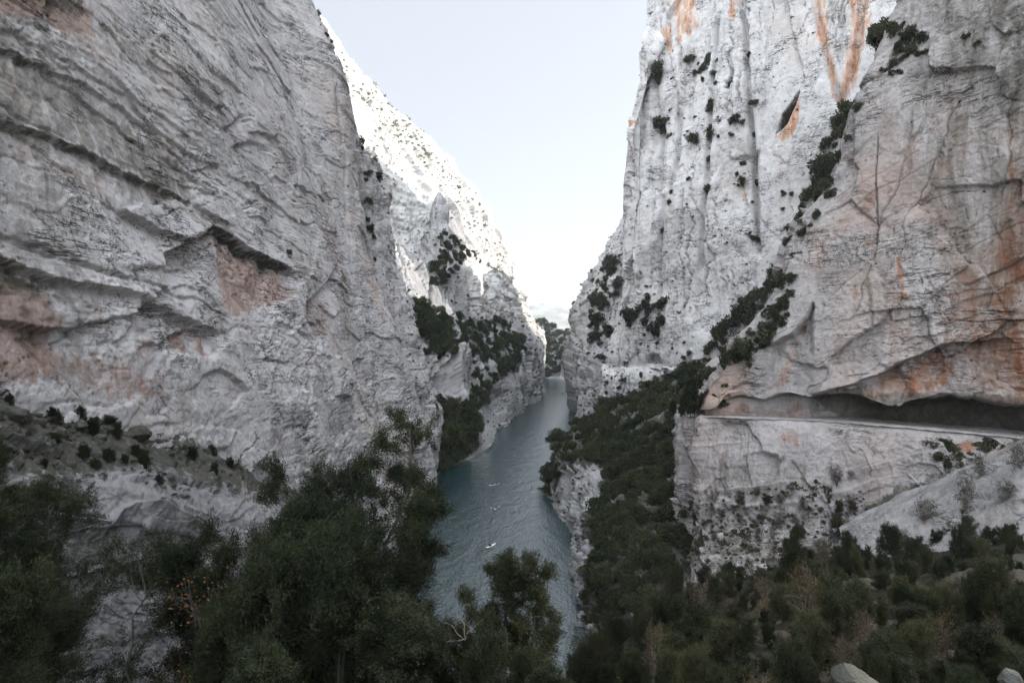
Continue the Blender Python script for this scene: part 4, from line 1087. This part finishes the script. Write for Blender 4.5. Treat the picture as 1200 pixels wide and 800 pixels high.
fg_tree('pine_tree', 'dark loose pine with a straight visible trunk left of the bare rock face', 'tree', 58, 17, 585, 31, LEAF_DARK, W=lambda t: 2.9 * (1.1 - .55 * t), stems=1, limbs=32, bare=.12, per=44, l=.16, w=.02, spread=.42, sec=7, tw=5)
fg_tree('pine_tree', 'very dark pine cut off by the left edge of the view', 'tree', -30, 15, 610, 32, LEAF_DARK, W=lambda t: 2.4 * (1.1 - .5 * t), limbs=28, bare=.1, per=44, l=.16, w=.02, spread=.42, sec=7, tw=5)
J = dict(bare=.1, l=.15, w=.028, spread=.45, sec=8, tw=5)
fg_tree('juniper_tree', 'tall broad dark evergreen with the highest crown left of the river', 'tree', 402, 21, 506, 33, LEAF_DARK, W=lambda t: 2.9 * (1.08 - .45 * t), stems=3, limbs=28, per=52, **J)
fg_tree('juniper_tree', 'wide evergreen on the left shoulder of the tallest crown above the autumn leaves', 'tree', 282, 19, 600, 34, LEAF_DARK, W=lambda t: 2.1 * (1.1 - .55 * t), stems=2, limbs=30, per=46, **J)
fg_tree('juniper_tree', 'dark evergreen between the tallest crown and its lower left neighbour', 'tree', 332, 20, 548, 39, LEAF_DARK, W=lambda t: 2.7 * (1.1 - .6 * t), stems=2, limbs=30, per=46, **J)
fg_tree('juniper_tree', 'shadowy evergreen between the tallest crown and the feathery one by the water', 'tree', 436, 18.5, 596, 35, LEAF_DARK, W=lambda t: 1.75 * (1.1 - .6 * t), stems=2, limbs=28, per=46, **J)
K = dict(bare=.08, spread=.30, sec=7, tw=4)
fg_tree('juniper_tree', 'feathery olive green juniper standing against the river', 'tree', 550, 16, 660, 36, LEAF_OLIVE, W=lambda t: 1.3 * (1.1 - .7 * t) + .2, stems=2, limbs=34, per=60, l=.11, w=.018, **K)
fg_tree('juniper_tree', 'small feathery juniper with open twigs right of its taller neighbour by the river', 'tree', 596, 15.5, 680, 37, LEAF_OLIVE, W=lambda t: 1.25 * (1.1 - .65 * t) + .15, stems=2, limbs=28, per=56, l=.11, w=.018, **K)
fg_tree('sapling', 'thin bare limbed sapling in front of the grey rock face', 'tree', 150, 15, 610, 38, LEAF_GREEN, W=lambda t: 1.5 * (1.0 - .4 * t), limbs=9, bare=.35, per=40, l=.09, w=.02, spread=.28, sec=4, tw=3, lean=(.06, 0), tk=.5)

def autumn(u, d, v, R, label):
    base = at(u, v, d); e = bpy.data.objects.new('autumn_bush', None); COL.objects.link(e); e.location = base; tag(e, label, 'bush')
    r = np.random.default_rng(int(u)); tubes, tips, dirs = [], [], []
    for b in range(14):
        bp, br = branch(r, (r.normal() * .1, r.normal() * .1, -R * 1.6), (r.normal() * .35, r.normal() * .35, 1), R * r.uniform(1.4, 2.9), .010, 6, wig=.2); tubes.append(tube(bp, br, 4))
        for q in bp[3:]: tips.append(q); dirs.append(r.normal(size=3))
    c = np.repeat(np.array(tips), 2, 0) + r.normal(size=(len(tips) * 2, 3)) * .16
    V, Q = leaves(c, r.normal(size=c.shape), .085 * r.uniform(.5, 1.2, len(c)), .05, r)
    link('twigs', mesh_from('twigs', *merge(tubes)), BARK, e); link('foliage', mesh_from('foliage', V, Q, smooth_shade=False), LEAF_RED, e)
autumn(236, 15.0, 690, .62, 'sparse bush with orange red leaves in front of the evergreen')
autumn(228, 14.0, 780, .55, 'low bush with orange brown leaves at the bottom left')

# thicket on the right: bushes with stems and foliage
def bush_proto(kind, seed, mat, n, k, l, w, wood, stems=16, flat=.75, wild=.5, upright=.5, twiggy=0):
    r = np.random.default_rng(seed)
    ps = []
    for b in range(stems):
        th = r.uniform(0, 6.28); ps.append(tube(*branch(r, (r.normal() * .08, r.normal() * .08, -.1), (math.cos(th) * .8, math.sin(th) * .8, r.uniform(.4, 1.3)), r.uniform(.6, 1.15), .014, 6, wig=.2), 4))
        stem_v = ps[-1][0]
        for q in range(twiggy):
            base = stem_v[(8 + 4 * (q % 4))]; ps.append(tube(*branch(r, base, r.normal(size=3) + (0, 0, .8), r.uniform(.25, .6), .006, 4, wig=.3), 3))
    sm = mesh_from('stems', *merge(ps)); sm.materials.append(wood)
    c, d = clump_cloud(r, n, k, flat=flat, size=(.16, .34), upright=upright, wild=wild)
    V, Q = leaves(c, d, l * r.uniform(.5, 1.3, n), w * r.uniform(.6, 1.2, n), r)
    fm = mesh_from('foliage', V, Q, smooth_shade=False); fm.materials.append(mat)
    return sm, fm
def sprig_proto(seed, mat, wood, stems=5, limbs=9, per=14, l=.09, w=.03, H=1.35, W=.62, spread=.2, sec=5, tw=4, leafy=1.0):
    st, lf = tree_shape(seed, H, lambda t: W * (1.1 - .5 * t), stems=stems, limbs=limbs, bare=.03, per=per, l=l, w=w, spread=spread, sec=sec, tw=tw, up=.35, tk=.55)
    V, Q = merge([x for pr_ in st for x in pr_]); V = V + (0, 0, .05)
    sm = mesh_from('stems', V, Q); sm.materials.append(wood)
    fm = mesh_from('foliage', *lf, smooth_shade=False); fm.materials.append(mat); return sm, fm
PROTO = {
    'dark': [sprig_proto(330 + i, LEAF_DARK, BARK, per=34, l=.055, w=.014) for i in range(2)],
    'green': [sprig_proto(300 + i, LEAF_GREEN, BARK, per=26, l=.048, w=.022) for i in range(3)],
    'olive': [sprig_proto(310 + i, LEAF_OLIVE, BARK_GREY, stems=6, per=24, l=.075, w=.011, H=1.6, W=.5) for i in range(3)],
    'dry': [sprig_proto(320 + i, LEAF_DRY, DEADWOOD, stems=7, per=2, l=.06, w=.026, H=1.4) for i in range(2)],
}
TXT = {'dark': 'dark shadowy bush', 'green': 'dense green bush', 'olive': 'wispy olive bush', 'dry': 'dry twiggy bush'}
def bush(kind, p, R, label, group=None):
    nm, ct = {'dark': ('evergreen_bush', 'evergreen bush'), 'green': ('evergreen_bush', 'evergreen bush'), 'olive': ('wispy_bush', 'wispy bush'), 'dry': ('dry_bush', 'dry bush')}[kind]
    e = bpy.data.objects.new(nm, None); COL.objects.link(e); e.location = p; e.empty_display_size = .3
    e.rotation_euler = (random.uniform(-.15, .15), random.uniform(-.15, .15), random.uniform(0, 6.28)); e.scale = (R, R * random.uniform(.75, 1.25), R * random.uniform(.7, 1.7))
    tag(e, label, ct, group)
    sm, fm = random.choice(PROTO[kind]); link('stems', sm, None, e); link('foliage', fm, None, e); return e
ZONES = [
    ([(650, 830), (690, 735), (760, 690), (800, 720), (790, 830)], 95, 12, (15, 26), (.38, .22, .08), 'in the dark lower thicket left of the pale bottom boulder'),
    ([(760, 700), (800, 650), (870, 645), (960, 650), (960, 720), (800, 740)], 110, 10, (11, 20), (.30, .38, .22), 'on the thicket rim below the path wall'),
    ([(950, 655), (1010, 625), (1100, 625), (1210, 590), (1500, 540), (1500, 700), (960, 720)], 150, 11, (10, 19), (.32, .40, .16), 'on the right thicket rim beside the tilted slab'),
    ([(790, 740), (960, 720), (1500, 700), (1500, 880), (780, 880)], 150, 18, (20, 36), (.32, .36, .14), 'low in the thicket round the pale bottom boulder'),
]
n_b = 0
for zi, (pts, n, gap, (s0, s1), pr, where) in enumerate(ZONES):
    for i in scatter(FG, pts, n, gap, 200 + zi):
        kd = random.choices(('green', 'olive', 'dry', 'dark'), pr + (1 - sum(pr),))[0]
        R = min(px(FG, i) * random.uniform(s0 * .6, s1), 1.65)
        bush(kd, FG.V[i] - np.array([0, 0, .1 * R]), R, TXT[kd] + ' ' + where, TXT[kd] + ' ' + where); n_b += 1
for i in scatter(FG, [(560, 900), (600, 770), (690, 735), (700, 830)], 24, 14, 240): pass
BL = [(-10, 21, 560, 1.2), (15, 22, 590, 1.2), (30, 16, 690, 1.2), (50, 13, 770, 1.2), (0, 11, 790, 1.2), (270, 14, 790, 1.3), (330, 14, 750, 1.6), (400, 14, 740, 1.6), (460, 13.5, 750, 1.5), (300, 12, 810, 1.2), (500, 14, 775, 1.1), (640, 13, 815, .8), (560, 12, 820, .8), (610, 14, 810, .7)]
for j, (u, d, v, R) in enumerate(BL):
    bush('dark', at(u, v, d) - np.array([0, 0, .5 * R]), R, 'shadowy bush in the undergrowth below the left evergreens', 'undergrowth below the left evergreens')
for i in scatter(L2, [(-20, 450), (100, 480), (220, 520), (300, 555), (220, 575), (120, 555), (-20, 545)], 34, 13, 260):
    bush(random.choice(('green', 'green', 'dry')), L2.V[i] - np.array([0, 0, .2]), px(L2, i) * random.uniform(6, 13), 'small dark bush among the boulders on the left rock ledge', 'bushes on the left rock ledge')
for i in scatter(R3, [(840, 590), (1000, 560), (1020, 640), (800, 655)], 26, 14, 270):
    bush(random.choice(('dry', 'dry', 'olive')), R3.V[i] - np.array([0, 0, .2]), px(R3, i) * random.uniform(7, 14), 'dry greyish bush on the stony foot of the path wall', 'bushes at the foot of the path wall')
for (u, v) in ((1085, 612), (1130, 600), (1180, 585), (1060, 640), (1195, 550), (1150, 560)):
    p, n_ = SL.find(u, v); bush('dry', p - np.array([0, 0, .2]), random.uniform(1.0, 1.7), 'bare twiggy bush leaning on the tilted pale slab', 'twiggy bushes on the tilted slab')

for j, (dx, dy, R) in enumerate(((-.6, 4.5, 1.0), (.6, 7.5, 1.5), (2.2, 10, 1.9), (4.5, 14, 2.2), (-1.6, 6.5, 1.3), (7, 20, 2.6), (3, 13, 2.2), (10, 28, 3.0), (-1.2, 1.5, .9), (.2, 2.6, .8), (1.5, 5.5, 1.4))):
    bush('green', at(812, 487.5, 94) + (dx, dy, -.3), R, 'green bush growing at the outer corner of the cliff path', 'bushes at the path corner')

for (u, v, R) in ((818, 463, .9), (824, 470, 1.0), (832, 459, 1.0), (822, 477, .8), (812, 466, 1.5), (816, 473, 1.3), (828, 466, 1.2)):
    p, n_ = R2.find(u, v); bush('green', p + np.array([-.3, -.6, 0]) - np.array([0, 0, .5 * R]), R, 'small green bush on the rounded rock above the outer path corner', 'bushes above the path corner')

for (u, v, d, R) in ((809, 481, 92.6, 1.7), (816, 476, 92.6, 1.4), (805, 474, 93.2, 1.6)):
    bush('green', at(u, v, d) - np.array([0, 0, .3]), R, 'green bush growing at the outer corner of the cliff path', 'bushes at the path corner')

# bare pale branches
for j, (u, v, d, lab) in enumerate(((545, 725, 13.5, 'thin pale dead branch beside the feathery juniper'), (905, 715, 17, 'pale leafless branch lying across the right thicket'))):
    r = np.random.default_rng(50 + j); ps = []
    for b in range(5):
        bp, br = branch(r, (0, 0, -.5), (r.normal() * .5, r.normal() * .3, 1), r.uniform(.5, 1.0), .008, 8, wig=.28); ps.append(tube(bp, br, 4))
        for q in bp[3:7]: ps.append(tube(*branch(r, q, r.normal(size=3) + (0, 0, .6), r.uniform(.15, .4), .004, 5, wig=.3), 3))
    o = link('dead_branch', mesh_from('dead_branch', *merge(ps)), DEADWOOD, None, at(u, v, d)); tag(o, lab, 'branch')

# boulders
def boulder(p, R, seed, label, sq=.6, mat=R_NEAR, group=None):
    import bmesh
    bm = bmesh.new(); bmesh.ops.create_icosphere(bm, subdivisions=5, radius=1)
    V = np.array([v.co[:] for v in bm.verts]); Q = np.array([[v.index for v in f.verts] for f in bm.faces]); bm.free()
    r = np.random.default_rng(seed)
    for _ in range(16):                                   # chop flats
        n = unit(r.normal(size=3)); d = r.uniform(.62, .9); t = V @ n; V = V - np.maximum(t - d, 0)[:, None] * n * .92
    V *= np.array([1, r.uniform(.7, 1), sq])
    V = V * (1 + .10 * fbm(V * 1.5 + seed, 3)[:, None] + .05 * fbm(V * 6 + seed, 4, .55, True)[:, None])
    a = r.uniform(0, 6.28); V = V @ np.array([[math.cos(a), -math.sin(a), 0], [math.sin(a), math.cos(a), 0], [0, 0, 1]])
    o = link('boulder', mesh_from('boulder', V * R, None, Q), mat, None, p); tag(o, label, 'boulder', group); return o
BOULDER = rock_mat('pale_boulder', light=(.34, .333, .33), mid=(.25, .243, .24), tanamt=.2, speck=.25, scale=1.4, strata=.1, joint=.6)
BO = [(20, 488, 17, 'large flat pale boulder at the left edge of the grassy ledge'), (64, 489, 10, 'small white boulder right of the large flat one on the ledge'), (44, 487, 7, 'tiny pale stone between two boulders on the ledge'), (158, 508, 19, 'big pale boulder at the right end of the boulder row on the ledge'),
      (96, 498, 11, None), (112, 494, 10, None), (130, 503, 9, None), (140, 494, 8, None), (75, 498, 7, None), (12, 512, 9, None), (5, 522, 12, None), (30, 505, 5, None), (118, 512, 8, None), (175, 520, 7, None), (58, 508, 6, None)]
for j, (u, v, s, lab) in enumerate(BO):
    p, n_ = L2.find(u, v); m = p[1] / F
    boulder(p + np.array([0, -.2, .05 * s * m]), s * m, 60 + j, lab or 'small pale boulder in the loose row across the grassy ledge', .55 if j else .6, BOULDER, None if lab else 'boulders in the row on the ledge')
for j, (u, v, s_) in enumerate(((800, 672, 15), (822, 668, 9), (768, 702, 8), (700, 742, 6), (1010, 660, 9), (905, 655, 10), (850, 655, 8), (1120, 640, 10), (890, 735, 7), (740, 690, 7))):
    p, n_ = FG.find(u, v); m = p[1] / F
    boulder(p + np.array([0, 0, .3 * s_ * m]), s_ * m, 90 + j, 'pale rock showing through the thicket on the right slope', .7, BOULDER, 'pale rocks in the right thicket')
p = at(1003, 802, 5.6); boulder(p, .24, 81, 'rough pale boulder half hidden at the bottom right', .75, BOULDER)
p = at(1184, 797, 5.4); boulder(p, .12, 82, 'dark rounded rock in the bottom right corner', .8, R_NEAR)

# ------------------------------------------------------------------ path
def ribbon(name, pts, width, mat, label):
    P = np.array(pts); n = 20
    s = np.concatenate([[0], np.cumsum(np.linalg.norm(np.diff(P, axis=0), axis=1))]); t = np.linspace(0, s[-1], n * len(P))
    P = hermite(P, s, t); tg = unit(np.gradient(P, axis=0) * (1, 1, 0)); sd_ = np.cross(tg, (0, 0, 1))
    k_ = np.linspace(-1, 1, 7); V = (P[:, None] + sd_[:, None] * k_[None, :, None] * (width / 2 * (1 + .22 * fbm(P / 1.6, 3)))[:, None, None])
    V[..., 2] += .10 * fbm((V.reshape(-1, 3)) / .8, 3).reshape(V.shape[:2]) - .05 * np.abs(k_)[None] ** 3
    i = np.arange(V.shape[0] * 7).reshape(-1, 7); Q = np.stack([i[:-1, :-1], i[1:, :-1], i[1:, 1:], i[:-1, 1:]], -1).reshape(-1, 4)
    return tag(link(name, mesh_from(name, V.reshape(-1, 3), Q), mat), label, 'path', kind='structure')
nr = np.array([.56, .83, 0])
pp = [at(us, np.interp(us, list(path_v), list(path_v.values())), wall_d(us)) + nr * .9 - (0, 0, .04) for us in (1400, 1320, 1200, 1130, 1050, 960, 870, 825)]
pp += [at(812, 487.5, 94) + o for o in ((.9, 1.5, -.02), (1.6, 4.0, -.04), (3.2, 7.0, -.1))]
ribbon('path', pp, 2.8, GRAVEL, 'narrow gravel path cut into the right wall')
ribbon('path', [(R1.find(u, 431)[0] + (0, 0, .1)) for u in (716, 735, 755, 775, 795, 808)], 2.6, GRAVEL, 'distant stretch of the path along the pale ledge')

# ------------------------------------------------------------------ kayaks and paddlers
def paint(name, c, rough=.35):
    k = Nodes(name); pos = k.n('ShaderNodeNewGeometry').outputs['Position']
    col = k.mix(k.step(k.noise(pos, 5, 4, .6), .3, .7), tuple(x * .9 for x in c), c)
    b = k.n('ShaderNodeBsdfPrincipled', Roughness=rough); k.l(col, b.inputs['Base Color']); k.l(b.outputs[0], k.out.inputs[0]); return k.m
WHITE, GREYB, DARKP, SKIN, YEL, HAIR, VEST = paint('white_hull', (.72, .73, .74)), paint('pale_grey_hull', (.55, .57, .58)), paint('dark_cloth', (.02, .025, .035), .8), paint('skin', (.42, .27, .20), .5), paint('yellow_blade', (.65, .52, .08)), paint('hair', (.03, .022, .016), .7), paint('life_vest', (.05, .06, .10), .8)
def hull_mesh(L, Wd, Hh):
    st = 25; ring = 16; V = []
    for i in range(st):
        t = i / (st - 1); x = (t - .5) * L; k_ = math.sin(math.pi * min(max(t, .012), .988)) ** .62
        rise = .16 * abs(2 * t - 1) ** 3
        for j in range(ring):
            a = 2 * math.pi * j / ring; cz = math.sin(a)
            V.append((x, Wd / 2 * k_ * math.cos(a), rise + (cz * Hh * .42 if cz < 0 else cz * Hh * .30) * k_))
    Q = [(i * ring + j, (i + 1) * ring + j, (i + 1) * ring + (j + 1) % ring, i * ring + (j + 1) % ring) for i in range(st - 1) for j in range(ring)]
    return mesh_from('hull', V, Q)
def ring_mesh(name, a, b, r_):
    V, n, m = [], 24, 6
    for i in range(n):
        t = 2 * math.pi * i / n
        for j in range(m):
            p = 2 * math.pi * j / m; rr = r_ * math.cos(p); V.append(((a + rr) * math.cos(t), (b + rr) * math.sin(t), r_ * math.sin(p)))
    Q = [(i * m + j, ((i + 1) % n) * m + j, ((i + 1) % n) * m + (j + 1) % m, i * m + (j + 1) % m) for i in range(n) for j in range(m)]
    return mesh_from(name, V, Q)
def paddler(loc, rz, label, swing, hat=None):
    """seated person: one skinned body, head to feet along +x inside the hull, hands on the paddle"""
    J = {'pelvis': (0, 0, .12), 'waist': (-.02, 0, .30), 'chest': (0, 0, .50), 'neck': (.01, 0, .66), 'head': (.03, 0, .76), 'crown': (.02, 0, .87)}
    R_ = {'pelvis': .15, 'waist': .125, 'chest': .15, 'neck': .055, 'head': .095, 'crown': .06}
    E = [('pelvis', 'waist'), ('waist', 'chest'), ('chest', 'neck'), ('neck', 'head'), ('head', 'crown')]
    hands = []
    for s in (-1, 1):
        z = .42 + s * swing * .12
        for nm, p, r_ in (('sh', (.0, s * .18, .57), .06), ('el', (.16, s * .30, .40 + s * swing * .05), .045), ('wr', (.38, s * .27, z), .032), ('ha', (.45, s * .26, z + .01), .038)):
            J[nm + str(s)] = p; R_[nm + str(s)] = r_
        E += [('chest', 'sh%d' % s), ('sh%d' % s, 'el%d' % s), ('el%d' % s, 'wr%d' % s), ('wr%d' % s, 'ha%d' % s)]
        for nm, p, r_ in (('hip', (.06, s * .10, .10), .095), ('kn', (.50, s * .16, .24), .065), ('an', (.90, s * .10, .08), .045), ('to', (1.0, s * .10, .14), .04)):
            J[nm + str(s)] = p; R_[nm + str(s)] = r_
        E += [('pelvis', 'hip%d' % s), ('hip%d' % s, 'kn%d' % s), ('kn%d' % s, 'an%d' % s), ('an%d' % s, 'to%d' % s)]
    names = list(J); me = bpy.data.meshes.new('person'); me.from_pydata([J[n] for n in names], [(names.index(a), names.index(b)) for a, b in E], [])
    o = link('person', me, DARKP); o.location = loc; o.rotation_euler = (0, 0, rz)
    sk = o.modifiers.new('skin', 'SKIN')
    for i, n in enumerate(names): me.skin_vertices[0].data[i].radius = (R_[n], R_[n])
    me.skin_vertices[0].data[0].use_root = True
    o.modifiers.new('sub', 'SUBSURF').levels = 2; o.modifiers['sub'].render_levels = 2
    tag(o, label, 'person')
    r = np.random.default_rng(5)
    import bmesh
    def ball(nm, c, rad, mt, sc):
        bm = bmesh.new(); bmesh.ops.create_icosphere(bm, subdivisions=3, radius=rad)
        for v in bm.verts: v.co = (v.co.x * sc[0] + c[0], v.co.y * sc[1] + c[1], v.co.z * sc[2] + c[2])
        m_ = bpy.data.meshes.new(nm); bm.to_mesh(m_); bm.free(); return link(nm, m_, mt, o)
    ball('face', (.055, 0, .765), .095, SKIN, (.92, .84, 1.15)); ball('hair', (.01, 0, .80), .108, HAIR, (1, .92, 1))
    V, Q = tube([(-.01, 0, .26), (-.01, 0, .40), (.0, 0, .52), (.01, 0, .62)], [.165, .185, .185, .12], 14); link('life_vest', mesh_from('life_vest', V, Q), VEST, o)
    for s in (-1, 1): ball('hand', (.46, s * .26, .43 + s * swing * .12), .05, SKIN, (1, .8, 1))
    return o
def paddle(loc, rz, swing, label, blade):
    e = bpy.data.objects.new('paddle', None); COL.objects.link(e); e.location = loc; e.rotation_euler = (0, 0, rz); tag(e, label, 'paddle')
    V, Q = tube([(.46, -1.0, .43 - swing * .46), (.46, 0, .43), (.46, 1.0, .43 + swing * .46)], [.018] * 3, 8); link('shaft', mesh_from('shaft', V, Q), DARKP, e)
    for s in (-1, 1):
        y0, z0 = s * .95, .43 + s * swing * .44; pts = []
        for j in range(13):
            t = j / 12; y = y0 + s * .48 * t; w_ = .10 * math.sin(math.pi * min(.97, .12 + t * .85)) ** .6
            for q_ in (-1, 1):
                for th in (-1, 1): pts.append((.46 + th * .012, y, z0 + s * swing * .22 * t + q_ * w_))
        i = np.arange(13 * 4).reshape(13, 4)[:, [0, 1, 3, 2]]
        Q = np.concatenate([np.stack([i[:-1], np.roll(i[:-1], -1, 1), np.roll(i[1:], -1, 1), i[1:]], -1).reshape(-1, 4), [i[0], i[-1][::-1]]]); link('blade', mesh_from('blade', pts, Q), blade, e)
def kayak(u, v, rz, L, hm, label, ppl):
    d = F * CZ / (v - 400); p = at(u, v, d); p[2] = .12
    e = bpy.data.objects.new('kayak', None); COL.objects.link(e); e.location = p; e.rotation_euler = (0, 0, rz); tag(e, label, 'kayak')
    link('hull', hull_mesh(L, .80, .42), hm, e)
    for off, sw, pl, dl, bl in ppl:
        c = link('cockpit_rim', ring_mesh('cockpit_rim', .42, .27, .035), DARKP, e); c.location = (off + .15, 0, .125)
        q = p + np.array([math.cos(rz) * off, math.sin(rz) * off, 0])
        paddler(q, rz, pl, sw); paddle(q, rz, sw, dl, bl)
kayak(579, 568, .55, 4.6, GREYB, 'pale grey double kayak farthest of the three in the near reach', [(-.75, .3, 'rear paddler in dark clothes in the double kayak', 'white bladed paddle held by the rear paddler', WHITE), (.75, -.4, 'front paddler in dark clothes in the double kayak', 'white bladed paddle held by the front paddler', WHITE)])
kayak(580, 596, -1.45, 3.6, GREYB, 'small pale kayak in the middle of the three, pointing this way', [(-.1, .25, 'dark clothed paddler in the middle kayak', 'wide white paddle held across the middle kayak', WHITE)])
kayak(575, 640, .95, 4.0, WHITE, 'white kayak nearest to the viewpoint with a raised bow', [(-.5, .5, 'dark clothed paddler sitting in the nearest white kayak', 'yellow bladed paddle of the nearest white kayak', YEL)])
kayak(659, 460, .8, 4.6, VEST, 'distant dark kayak on the bright bend of the river', [(0, .3, 'dark clothed paddler in the distant kayak on the bend', 'pale paddle of the distant kayak', WHITE)])
print('script done t=%.1f' % (time.time() - T0))
